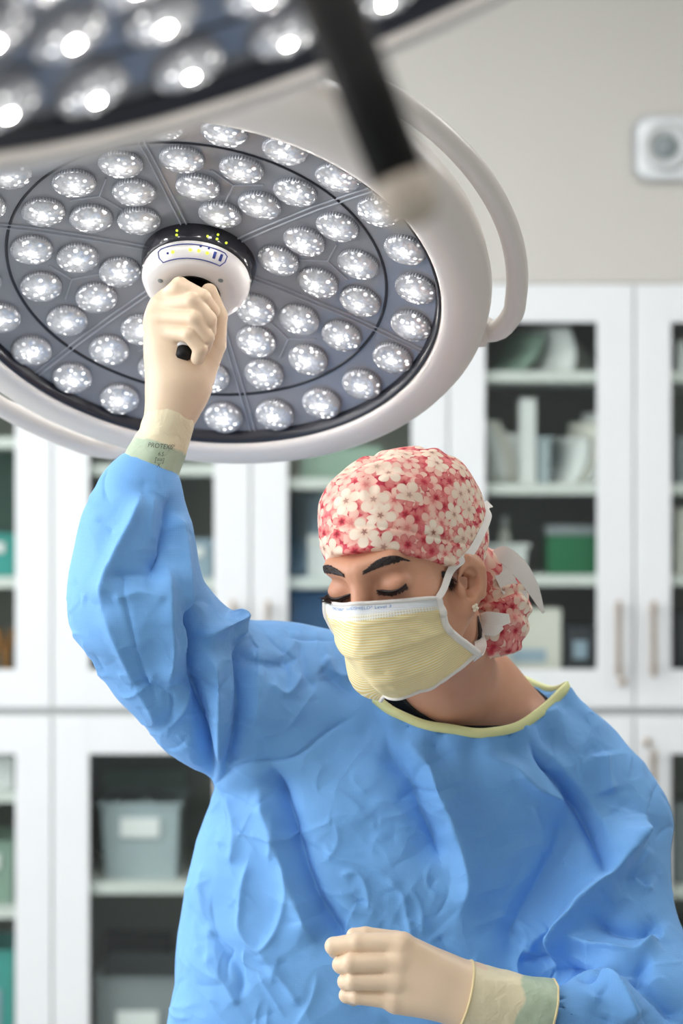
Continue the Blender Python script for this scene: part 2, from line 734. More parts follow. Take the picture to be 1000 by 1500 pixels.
def m_mask():
    m = mat('mask_yellow', (240, 220, 150), 0.8, 0.0, 0.25)
    t = NT(m)
    uv = t.n('ShaderNodeUVMap')
    sep = t.n('ShaderNodeSeparateXYZ')
    t.l(uv.outputs[0], sep.inputs[0])
    x, y = sep.outputs[0], sep.outputs[1]
    st = t.math('ADD', t.math('MULTIPLY', t.math('SINE', t.math('MULTIPLY', t.math('ADD', y, t.math('MULTIPLY', x, 0.22)), 2 * math.pi * 44)), 0.5), 0.5)
    yel = t.mix(t.math('POWER', st, 2.0), lin((240, 214, 142)), lin((254, 248, 222)))
    # white band along the top with the pale strip for the print
    band = t.math('GREATER_THAN', y, 0.895)
    c = t.mix(band, yel, lin((236, 238, 240)))
    dots = t.math('MULTIPLY', t.math('GREATER_THAN', t.math('SINE', t.math('MULTIPLY', x, 2 * math.pi * 70)), 0.2),
                  t.math('GREATER_THAN', t.math('SINE', t.math('MULTIPLY', y, 2 * math.pi * 46)), 0.1))
    zone = t.math('MULTIPLY', t.math('GREATER_THAN', y, 0.850), t.math('LESS_THAN', y, 0.895))
    c = t.mix(zone, c, t.mix(dots, lin((246, 244, 236)), lin((224, 204, 150))))
    t.l(c, t.b.inputs['Base Color'])
    t.l(t.bump(st, 0.25, 0.0006), t.b.inputs['Normal'])
    t.b.inputs['Subsurface Weight'].default_value = 0.1
    t.b.inputs['Subsurface Scale'].default_value = 0.004
    return m


M['mask'] = m_mask()


def m_flowers():
    """printed cotton: overlapping five-petal blossoms, cream and pink on crimson"""
    m = mat('flower_print_cotton', (230, 190, 180), 0.8, 0.0, 0.25)
    t = NT(m)
    uv = t.n('ShaderNodeUVMap').outputs[0]
    nz = t.noise(uv, 9, 3)
    base = t.ramp(nz.outputs['Fac'], [(0.3, lin((120, 30, 44))), (0.5, lin((206, 62, 84))), (0.7, lin((240, 140, 140)))])

    def layer(under, scale, offs, size, tint, edge, heart, cover):
        ad = t.n('ShaderNodeVectorMath', operation='ADD')
        t.l(uv, ad.inputs[0])
        ad.inputs[1].default_value = offs
        vo = t.n('ShaderNodeTexVoronoi', feature='F1', voronoi_dimensions='2D')
        vo.inputs['Scale'].default_value = scale
        vo.inputs['Randomness'].default_value = 0.85
        t.l(ad.outputs[0], vo.inputs['Vector'])
        sb = t.n('ShaderNodeVectorMath', operation='SUBTRACT')
        t.l(ad.outputs[0], sb.inputs[0])
        t.l(vo.outputs['Position'], sb.inputs[1])
        s = t.n('ShaderNodeSeparateXYZ')
        t.l(sb.outputs[0], s.inputs[0])
        cc = t.n('ShaderNodeSeparateColor')
        t.l(vo.outputs['Color'], cc.inputs[0])
        ang = t.math('ADD', t.math('ARCTAN2', s.outputs[1], s.outputs[0]), t.math('MULTIPLY', cc.outputs[0], 6.28))
        r = vo.outputs['Distance']
        pet = t.math('POWER', t.math('ABSOLUTE', t.math('COSINE', t.math('MULTIPLY', ang, 2.5))), 0.42)
        lim = t.math('MULTIPLY', t.math('ADD', t.math('MULTIPLY', pet, 0.72), 0.28), size)
        q = t.math('DIVIDE', r, lim)
        inside = t.math('MULTIPLY', t.math('LESS_THAN', q, 1.0), t.math('LESS_THAN', cc.outputs[1], cover))
        petal = t.ramp(t.math('MULTIPLY', q, 1.0), [(0.0, heart), (0.10, heart), (0.26, edge), (0.50, tint), (0.93, tint), (1.0, edge)])
        gap = t.math('MULTIPLY', t.math('SUBTRACT', 1.0, pet, clamp=True), 1.4, clamp=True)
        petal = t.mix(t.math('MULTIPLY', gap, 0.75), petal, edge)
        var = t.mix(t.math('MULTIPLY', cc.outputs[2], 0.55), petal, edge)
        return t.mix(inside, under, var)

    W, C_, Pk, Rd, Hr = lin((248, 232, 212)), lin((246, 212, 192)), lin((240, 166, 154)), lin((206, 66, 82)), lin((120, 40, 40))
    c = layer(base, 13, (0.31, 0.77, 0), 0.70, Pk, Rd, Hr, 0.95)
    c = layer(c, 11, (4.3, 1.7, 0), 0.62, C_, Pk, Rd, 0.80)
    c = layer(c, 12, (8.1, 6.2, 0), 0.56, Pk, Rd, Hr, 0.40)
    c = layer(c, 8.5, (2.6, 9.4, 0), 0.52, W, lin((240, 206, 184)), Hr, 0.78)
    t.l(c, t.b.inputs['Base Color'])
    t.l(t.bump(t.noise(t.coord(), 60, 3).outputs['Fac'], 0.25, 0.004), t.b.inputs['Normal'])
    return m


M['flowers'] = m_flowers()
# ------------------------------------------------------------------ structure
SC = FPX / 4.6


def cx_(px):
    return (px - 500) / SC


def cz_(py):
    return CAMZ - (py - 750) / SC


def struct(name, lo, hi, m, bev=0.0):
    V, F = box(lo, hi, bev)
    return tag(mk(name, V, F, m, smooth=False), kind='structure')


struct('floor', (-2.8, -2.0, -0.1), (2.8, 5.1, 0.0), M['floor'])
struct('ceiling', (-2.8, -2.0, 3.0), (2.8, 5.1, 3.1), M['ceil'])
struct('wall_back', (-2.8, 5.02, 0.0), (2.8, 5.12, 3.0), M['wall'])
CT = cz_(414)
struct('wall_soffit', (-2.8, 4.605, CT), (2.8, 5.02, 3.0), M['wall'])
struct('wall_right', (2.8, -2.0, 0.0), (2.9, 5.1, 3.0), M['wall'])
V, F = merge([box((-2.9, -2.0, 0), (-2.8, 5.1, 0.95)), box((-2.9, -2.0, 2.85), (-2.8, 5.1, 3.0)),
              box((-2.9, -2.0, 0.95), (-2.8, 0.7, 2.85)), box((-2.9, 3.5, 0.95), (-2.8, 5.1, 2.85))])
tag(mk('wall_left', V, F, M['wall'], smooth=False), kind='structure')
V, F = merge([box((-2.88, 0.7, 0.95), (-2.8, 0.76, 2.85), .004), box((-2.88, 3.44, 0.95), (-2.8, 3.5, 2.85), .004),
              box((-2.88, 2.07, 0.95), (-2.8, 2.13, 2.85), .004), box((-2.88, 0.7, 2.79), (-2.8, 3.5, 2.85), .004),
              box((-2.88, 0.7, 0.95), (-2.8, 3.5, 1.01), .004)])
w1 = tag(mk('window_1', V, F, M['cab'], smooth=False), kind='structure')

# ------------------------------------------------------------------ cabinets
def cabinet(x0, xm, x1, z0, z1, upper, label, shelves, cat='cabinet'):
    root = empty('glass_door_cabinet', ((x0 + x1) / 2, 4.8, z0), label, cat, 'white cabinets along the back wall')
    o = np.array([(x0 + x1) / 2, 4.8, z0])

    def pt(name, parts, m, par=root):
        V, F = merge(parts)
        return mk(name, V - o, F, m, par, smooth=False)
    yf, yb = 4.602, 5.015
    pt('carcass', [box((x0, yf, z0), (x0 + .018, yb, z1)), box((x1 - .018, yf, z0), (x1, yb, z1)),
                   box((x0 + .018, yf, z0), (x1 - .018, yb, z0 + .02)), box((x0 + .018, yf, z1 - .02), (x1 - .018, yb, z1)),
                   box((xm - .009, yf + .03, z0 + .02), (xm + .009, yb - .012, z1 - .02))], M['shelf'])
    pt('back_panel', [box((x0 + .018, yb - .012, z0 + .02), (x1 - .018, yb, z1 - .02))], M['cab_in'])
    pt('lining', [box((x0 + .019, yf + .03, z0 + .021), (x0 + .023, yb - .013, z1 - .021)),
                  box((x1 - .023, yf + .03, z0 + .021), (x1 - .019, yb - .013, z1 - .021)),
                  box((xm - .013, yf + .031, z0 + .021), (xm - .0095, yb - .013, z1 - .021)),
                  box((xm + .0095, yf + .031, z0 + .021), (xm + .013, yb - .013, z1 - .021))], M['cab_in'])
    for side, zz in shelves:
        a, b = (x0 + .024, xm - .014) if side == 0 else (xm + .014, x1 - .024)
        pt('shelf', [box((a, yf + .002, zz - .026), (b, yb - .014, zz), .002)], M['shelf'])
    for side in (0, 1):
        a, b = (x0 + .002, xm - .002) if side == 0 else (xm + .002, x1 - .002)
        st = .083
        rt, rb = .09, .09
        d = pt('door', [box((a, 4.58, z0 + .002), (a + st, 4.6, z1 - .002), .0025), box((b - st, 4.58, z0 + .002), (b, 4.6, z1 - .002), .0025),
                        box((a + st - .001, 4.5805, z0 + .002), (b - st + .001, 4.5995, z0 + rb), .002),
                        box((a + st - .001, 4.5805, z1 - rt), (b - st + .001, 4.5995, z1 - .002), .002)], M['cab'])
        pt('pane', [box((a + st - .004, 4.589, z0 + rb - .004), (b - st + .004, 4.593, z1 - rt + .004))], M['glass'], d)
        hx = (b - .038) if side == 0 else (a + .038)
        hz0, hz1 = (z0 + .075, z0 + .25) if upper else (z1 - .25, z1 - .075)
        V, F = merge([box((hx - .0065, 4.545, hz0), (hx + .0065, 4.555, hz1), .002),
                      box((hx - .005, 4.554, hz0 + .015), (hx + .005, 4.581, hz0 + .025)),
                      box((hx - .005, 4.554, hz1 - .025), (hx + .005, 4.581, hz1 - .015))])
        mk('handle', V - o, F, M['nickel'], d, smooth=False)
        if (side == 0) == upper:
            V, F = lathe([(0, .012), (.007, .012), (.0095, .009), (.0095, 0)], 20)
            lz = z0 + .062 if upper else z1 - .062
            R = np.stack([V[:, 0], -V[:, 2], V[:, 1]], 1) + np.array([hx + (.012 if upper else -.012), 4.58, lz])
            mk('lock', R - o, F, M['nickel'], d)
    return root


UB, UT, LT, LB = cz_(1037), CT - .003, cz_(1046), 0.1
XA = [cx_(-500), cx_(-212), cx_(78)]
XB = [cx_(78), cx_(368), cx_(656)]
XC = [cx_(656), cx_(927), cx_(1216)]
cabinet(XA[0], XA[1], XA[2], UB, UT, True, 'upper cabinet at the far left edge with orange tools inside', [(0, cz_(845)), (1, cz_(845)), (1, cz_(640))])
cabinet(XB[0], XB[1], XB[2], UB, UT, True, 'upper glass door cabinet behind the raised blue sleeve', [(0, cz_(848)), (0, cz_(680)), (1, cz_(846)), (1, cz_(700))])
cabinet(XC[0], XC[1], XC[2], UB, UT, True, 'upper glass door cabinet behind the flowered cap holding a green box', [(0, cz_(543)), (0, cz_(708)), (0, cz_(842)), (1, cz_(543)), (1, cz_(708)), (1, cz_(842))])
cabinet(XA[0], XA[1], XA[2], LB, LT, False, 'lower cabinet at the far left edge with a teal bin inside', [(0, cz_(1325)), (1, cz_(1160)), (1, cz_(1330))])
cabinet(XB[0], XB[1], XB[2], LB, LT, False, 'lower glass door cabinet with clear labelled bins behind the gown', [(0, cz_(1294)), (1, cz_(1294))])
cabinet(XC[0], XC[1], XC[2], LB, LT, False, 'lower glass door cabinet beside the left shoulder at right edge', [(0, cz_(1290)), (1, cz_(1300))])
V, F = merge([box((XA[0], 4.606, LT + .001), (XC[2], 4.66, UB - .001))])
tag(mk('trim_1', V, F, M['trimgrey'], smooth=False), kind='structure')
V, F = box((XA[0], 4.66, 0), (XC[2], 5.0, LB))
tag(mk('trim_2', V, F, M['trimgrey'], smooth=False), kind='structure')

# ------------------------------------------------------------------ cabinet contents
def cmat(name, rgb, rough=0.5):
    return grain(mat(name, rgb, rough), 20, 0.06)


MC = {k: cmat('stock_' + k, c) for k, c in dict(white=(246, 248, 246), grey=(140, 148, 150), dark=(58, 62, 66), green=(24, 112, 70), palegreen=(150, 178, 160),
      teal=(60, 170, 160), blue=(58, 92, 132), paleblue=(168, 190, 206), orange=(206, 142, 62), cream=(236, 234, 222), clear=(176, 190, 194), darkgreen=(44, 84, 70), red=(180, 70, 60), pink=(224, 180, 180)).items()}


def sx(px, d=4.8):
    return (px - 500) / FPX * d


def item_box(px0, px1, ytop, zbase, label, c, d=4.65, dep=.14, lid=None, name='carton', cat='box', tagc=None):
    x0, x1 = sx(px0, d), sx(px1, d)
    z1 = CAMZ - (ytop - 750) / FPX * d
    o = empty(name, ((x0 + x1) / 2, d + dep / 2, zbase), label, cat, 'supplies in the glass cabinets')
    w, h = (x1 - x0) / 2, z1 - zbase
    V, F = box((-w, -dep / 2, 0), (w, dep / 2, h * (.8 if lid else 1)), .003)
    mk('body', V, F, MC[c], o, smooth=False)
    if lid:
        V, F = box((-w - .003, -dep / 2 - .003, h * .8), (w + .003, dep / 2 + .003, h), .003)
        mk('lid', V, F, MC[lid], o, smooth=False)
    else:
        V, F = merge([box((-w * .98, -dep / 2, h - .0005), (-.002, dep / 2, h + .002)), box((.002, -dep / 2, h - .0005), (w * .98, dep / 2, h + .002))])
        mk('flap', V, F, MC[c], o, smooth=False)
    if tagc:
        V, F = box((-w * .45, -dep / 2 - .0015, h * .4), (w * .55, -dep / 2 + .001, h * .55))
        mk('paper_label', V, F, MC[tagc], o, smooth=False)
    return o


def item_bin(px0, px1, ytop, zbase, label, c, d=4.65, dep=.2, tagc='white', fill=None):
    x0, x1 = sx(px0, d), sx(px1, d)
    h = CAMZ - (ytop - 750) / FPX * d - zbase
    o = empty('storage_bin', ((x0 + x1) / 2, d + dep / 2, zbase), label, 'bin', 'supplies in the glass cabinets')
    w, t = (x1 - x0) / 2, .004
    k = .9
    # tapered open tub
    V, F = [], []
    for (ww, dd, z) in ((w * k, dep / 2 * k, 0), (w, dep / 2, h), (w + .006, dep / 2 + .006, h), (w + .006, dep / 2 + .006, h - .008), (w - t, dep / 2 - t, h - .001), (w * k - t, dep / 2 * k - t, t)):
        V += [(-ww, -dd, z), (ww, -dd, z), (ww, dd, z), (-ww, dd, z)]
    q = lambda a, b: [(a * 4 + i, a * 4 + (i + 1) % 4, b * 4 + (i + 1) % 4, b * 4 + i) for i in range(4)]
    F = q(0, 1)[:] + q(1, 3) + q(3, 2) + q(2, 4) + q(4, 5) + [(20, 21, 22, 23), (3, 2, 1, 0)]
    mk('tub', V, F, MC[c], o, smooth=False)
    if tagc:
        V, F = box((-min(w * .5, .06), -dep / 2 - .004, h * .55), (min(w * .5, .06), -dep / 2 + .004, h * .8), .001)
        mk('paper_label', V, F, MC[tagc], o, smooth=False)
    if fill:
        parts = []
        for i in range(5):
            a = -w * .75 + i * w * .36
            parts.append(box((a, -dep / 2 * .7, t + .002), (a + w * .3, dep / 2 * .7, h * random.uniform(.9, 1.15)), .003))
        V, F = merge(parts)
        mk('contents', V, F, MC[fill], o, smooth=False)
    return o


def item_pouch(px, ytop, zbase, lean, label, c, d=4.65, w=.07, name='sterile_pouch'):
    """flat sealed sleeve standing on edge, gently bowed"""
    h = CAMZ - (ytop - 750) / FPX * d - zbase
    h = h / math.cos(lean)
    n = 8
    V, F = [], []
    for s in (0, 1):
        for i in range(n + 1):
            u = i / n
            bow = .012 * math.sin(u * math.pi)
            for k in (-1, 1):
                V.append((bow + (s * .0035), k * w / 2, u * h))
    m = (n + 1) * 2
    for i in range(n):
        F.append((i * 2, i * 2 + 2, i * 2 + 3, i * 2 + 1))
        F.append((m + i * 2, m + i * 2 + 1, m + i * 2 + 3, m + i * 2 + 2))
        F.append((i * 2, m + i * 2, m + i * 2 + 2, i * 2 + 2))
        F.append((i * 2 + 1, i * 2 + 3, m + i * 2 + 3, m + i * 2 + 1))
    F += [(0, 1, m + 1, m), (2 * n, m + 2 * n, m + 2 * n + 1, 2 * n + 1)]
    V = np.array(V)
    c_, s_ = math.cos(lean), math.sin(lean)
    V = np.stack([V[:, 0] * c_ + V[:, 2] * s_, V[:, 1], -V[:, 0] * s_ + V[:, 2] * c_], 1)
    a = math.radians(62)
    V = np.stack([V[:, 0] - V[:, 1] * math.sin(a), V[:, 1] * math.cos(a), V[:, 2]], 1)
    V[:, 2] -= V[:, 2].min()
    o = mk(name, V, F, MC[c])
    o.location = (sx(px, d), d + .05, zbase)
    return tag(o, label, 'pouch', 'supplies in the glass cabinets')


def item_bottle(px, ytop, zbase, label, c, d=4.65, r=.016, cap='white'):
    h = CAMZ - (ytop - 750) / FPX * d - zbase
    o = empty('bottle', (sx(px, d), d + .05, zbase), label, 'bottle', 'supplies in the glass cabinets')
    V, F = lathe([(0, 0), (r * .95, 0), (r, .004), (r, h * .62), (r * .9, h * .7), (r * .45, h * .78), (r * .45, h * .84), (0, h * .84)], 20)
    mk('body', V, F, MC[c], o)
    V, F = lathe([(0, h), (r * .5, h), (r * .55, h * .97), (r * .55, h * .83), (0, h * .83)], 20)
    mk('cap', V, F, MC[cap], o)
    return o


S1, S2, S3, S4 = cz_(543), cz_(708), cz_(842), UB + .02
# right upper cabinet
item_pouch(735, 486, S1, .55, 'grey green folded sleeve leaning on the top shelf', 'palegreen', w=.1)
item_pouch(760, 480, S1, .5, 'dark folded sleeve leaning on the top shelf', 'dark', w=.1, d=4.73)
item_pouch(806, 478, S1, -.1, 'white sleeve at the front of the top shelf fan', 'white', w=.12)
item_pouch(826, 480, S1, -.5, 'pale sleeve sagging across the top shelf', 'cream', w=.12, d=4.74)
item_pouch(850, 492, S1, -.7, 'white sleeve lying low at the right of the top shelf', 'white', w=.12, d=4.83)
for i, (px, yt, ln, lb) in enumerate([(722, 604, -.35, 'leftmost leaning white sleeve on the second shelf'), (734, 616, -.28, 'white sleeve left of the tall carton on the second shelf'),
                                      (748, 634, -.2, 'short white sleeve touching the tall carton')]):
    item_pouch(px, yt, S2, ln, lb, 'white' if i != 1 else 'cream', w=.08)
item_box(761, 785, 585, S2, 'tall narrow white carton standing between the fanned sleeves', 'white', dep=.1)
item_bin(788, 806, 640, S2, 'slim clear bin beside the tall white carton', 'clear', dep=.15, tagc=None)
for i, (px, yt, ln, c) in enumerate([(818, 640, .3, 'white'), (829, 618, .36, 'cream'), (840, 604, .4, 'white'), (851, 606, .42, 'cream'), (861, 596, .4, 'white')]):
    item_pouch(px, yt, S2, ln, ['lowest sleeve of the white fan on the second shelf', 'second sleeve of the white fan on the second shelf', 'middle sleeve of the white fan on the second shelf',
                                'fourth sleeve of the white fan on the second shelf', 'rightmost and tallest sleeve of the white fan'][i], c, w=.09)
item_bin(716, 772, 797, S3, 'white open tray under a small bottle on the third shelf', 'white', dep=.14, tagc=None)
item_bottle(741, 757, S3 + .01, 'small cream bottle rising from the white tray', 'cream', d=4.67, r=.014)
item_box(803, 874, 770, S3, 'green carton with a grey lid on the third shelf', 'green', lid='grey')
item_box(722, 822, 893, S4, 'pale carton with blue print at the cabinet bottom', 'cream', tagc='paleblue')
item_bin(830, 870, 918, S4, 'dark clear bin at the bottom right of the cabinet', 'dark', dep=.15, tagc='paleblue')
item_box(992, 1040, 500, S1, 'white carton on the top shelf at the right edge', 'white')
item_box(990, 1050, 640, S2, 'grey carton on the second shelf at the right edge', 'grey')
item_box(990, 1050, 745, S3, 'pale carton on the third shelf at the right edge', 'cream')
item_bin(990, 1060, 900, S4, 'dark bin at the bottom of the right edge cabinet', 'dark')
# middle upper cabinet
Tl, Tr = cz_(848), cz_(846)
item_bin(262, 312, 790, Tl, 'white bin on the shelf right of the raised sleeve', 'paleblue')
item_box(160, 235, 780, Tl, 'pale green carton hidden behind the raised sleeve', 'palegreen')
item_bin(150, 200, 905, S4, 'dark green bin low behind the elbow', 'darkgreen', tagc=None)
item_box(258, 290, 692, cz_(703), 'flat red and white packet above the middle shelf', 'red', lid='white', dep=.05) if False else None
item_box(450, 500, 785, Tr, 'white carton on the shelf left of the flowered cap', 'white')
item_pouch(436, 720, Tr, .12, 'pale blue sleeve leaning left of the white carton', 'paleblue', w=.1)
item_box(424, 540, 868, S4, 'dark blue carton at the cabinet bottom behind the mask', 'blue')
item_box(440, 560, 655, cz_(700), 'green grey carton just under the lamp rim', 'palegreen')
# left upper cabinet
item_box(-60, 24, 655, cz_(845) , 'dark green tall carton at the left edge', 'darkgreen', d=4.8)
item_bin(-40, 23, 782, cz_(845), 'teal bin on the shelf at the left edge', 'teal', tagc='white', d=4.66, dep=.12)
V, F = merge([tube(catmull([(0, 0, 0), (.012, 0, .07), (-.006, 0, .15)]), [.009] * 17, 10), tube(catmull([(.03, 0, 0), (.016, 0, .07), (.03, 0, .15)]), [.009] * 17, 10)])
for i, dx in enumerate((4, 17)):
    o = mk('hand_tool', V, F, MC['orange'])
    o.location = (sx(dx - 16), 4.72 + i * .08, S4)
    tag(o, ['orange handled tool standing nearest the glass at left edge', 'orange handled tool standing deeper at left edge'][i], 'tool', 'supplies in the glass cabinets')
# lower cabinets
Ls = cz_(1294)
item_bin(148, 262, 1176, Ls, 'large clear bin with white label on the lower shelf', 'clear', dep=.26, tagc='white', fill='grey')
item_box(150, 270, 1130, Ls, 'grey green carton behind the large clear bin', 'palegreen', d=4.94, dep=.06)
lowfl = LB + .02
item_bin(140, 262, 1432, lowfl, 'deep grey bin with small white label below the shelf', 'grey', dep=.26, tagc='white')
item_box(152, 250, 1372, lowfl, 'dark carton standing behind the deep grey bin', 'dark', d=4.94, dep=.06)
item_box(-50, 20, 1106, cz_(1160), 'white carton at the top of the lower left cabinet', 'white')
item_bin(-60, 21, 1232, cz_(1330), 'pale bin on the middle shelf at the left edge', 'palegreen', tagc='white')
item_bin(-60, 21, 1392, lowfl, 'tall teal bin at the bottom left edge', 'teal', tagc='paleblue')
item_box(985, 1060, 1180, cz_(1300), 'grey carton in the lower right cabinet', 'grey')
item_box(985, 1060, 1360, lowfl, 'green carton at the bottom of the lower right cabinet', 'darkgreen')

# ------------------------------------------------------------------ wall fitting, upper right
def fitting():
    d = 4.605
    o = empty('wall_speaker', tuple(P(972, 219, d)), 'white rounded square fitting with a round lens high on the wall', 'speaker')
    k = d / FPX
    V, F = box((-46 * k, -.03, -46 * k), (46 * k, 0, 46 * k), .0285, 6)
    mk('housing', V, F, M['cab'], o)
    V, F = lathe([(36 * k, -.0), (34 * k, .014), (27 * k, .018), (22 * k, .008), (20 * k, .004), (0, .002)], 40)
    R = lambda V: np.stack([V[:, 0], -V[:, 2] - .03, V[:, 1]], 1)
    mk('ring', R(V), F, M['trimgrey'], o)
    V, F = lathe([(18 * k, .0), (17 * k, .007), (10 * k, .014), (0, .016)], 32)
    mk('lens', R(V), F, MC['grey'], o)


fitting()

# ------------------------------------------------------------------ added ceiling panels, unseen: far three brighten the cabinets, near one fills the person
for i, (x, y) in enumerate([(-1.6, 2.9), (0, 3.1), (1.6, 2.9), (-1.0, 0.9)]):
    o = empty('added_ceiling_light', (x, y, 2.995), ['added unseen light panel over the far left of the room', 'added unseen light panel over the middle before the cabinets', 'added unseen light panel over the far right of the room', 'added unseen fill panel over the near left of the room'][i], 'light', 'added ceiling lights')
    V, F = merge([box((-.62, -.32, -.03), (.62, -.29, 0)), box((-.62, .29, -.03), (.62, .32, 0)), box((-.62, -.29, -.03), (-.59, .29, 0)), box((.59, -.29, -.03), (.62, .29, 0))])
    mk('frame', V, F, M['cab'], o, smooth=False)
    V, F = box((-.59, -.29, -.02), (.59, .29, -.012))
    mk('diffuser', V, F, M['added_panel'], o, smooth=False)

# ------------------------------------------------------------------ surgical lamps
LC = np.array([-0.16370825, 2.27, 1.87611673])
LN = nm([-0.08809193, -0.55455479, -0.82747132])
LU = nm([0.98761695, -0.15688456, 0.0])
TH0 = -1.1224


def hc(r):
    return np.interp(r, [.05, .0935, .137, .187, .25, .285], [-.013, -.008, -.002, .006, .020, .029])


def lens_mesh():
    dome = [(.0232, .0)]
    for i in range(1, 7):
        a = i / 6 * math.pi / 2
        dome.append((.0232 * math.cos(a), .0055 * math.sin(a)))
    V, F = lathe([p if p[0] > 1e-6 else (0.0001, p[1]) for p in dome], 28)
    return V, F


def skirt_mesh():
    return lathe([(.0232, .0), (.0242, -.0008), (.0243, -.003), (.0222, -.012), (.0215, -.014)], 36)


LENS = mk('lens', *lens_mesh(), M['lens'])
LED = mk('led', *tube([(0, .002, .003), (0, .002, .0059), (0, .002, .0062)], [.0034, .0034, .002], 10), M['led'])
SKIRT = mk('skirt', *skirt_mesh(), M['skirt'])
lens_spots = []
for k in range(6):
    t = TH0 + k * math.pi / 3
    for a, w in ((.0935, 0), (.1324, -.0349), (.1324, .0349), (.1769, -.0629), (.1873, 0), (.1769, .0629)):
        lens_spots.append((a * math.cos(t) - w * math.sin(t), -(a * math.sin(t) + w * math.cos(t))))
for i in range(24):
    t = .0506 + i * math.pi / 12
    lens_spots.append((.2503 * math.cos(t), -.2503 * math.sin(t)))


def strip(p, q, wid, hgt, n=14):
    """low rib lying on the dish between two points of its plane"""
    p, q = np.array(p, float), np.array(q, float)
    d = nm(q - p)
    s = np.array([-d[1], d[0]])
    V, F = [], []
    for i in range(n + 1):
        c = p + (q - p) * i / n
        z = float(hc(np.hypot(*c)))
        for o_, zz in ((-1, -.001), (-.6, hgt), (.6, hgt), (1, -.001)):
            e = c + s * wid * o_
            V.append((e[0], e[1], z + zz))
    for i in range(n):
        for k in range(3):
            F.append((i * 4 + k, i * 4 + k + 1, i * 4 + k + 5, i * 4 + k + 4))
    return V, F


LAMP_SHARED = {}


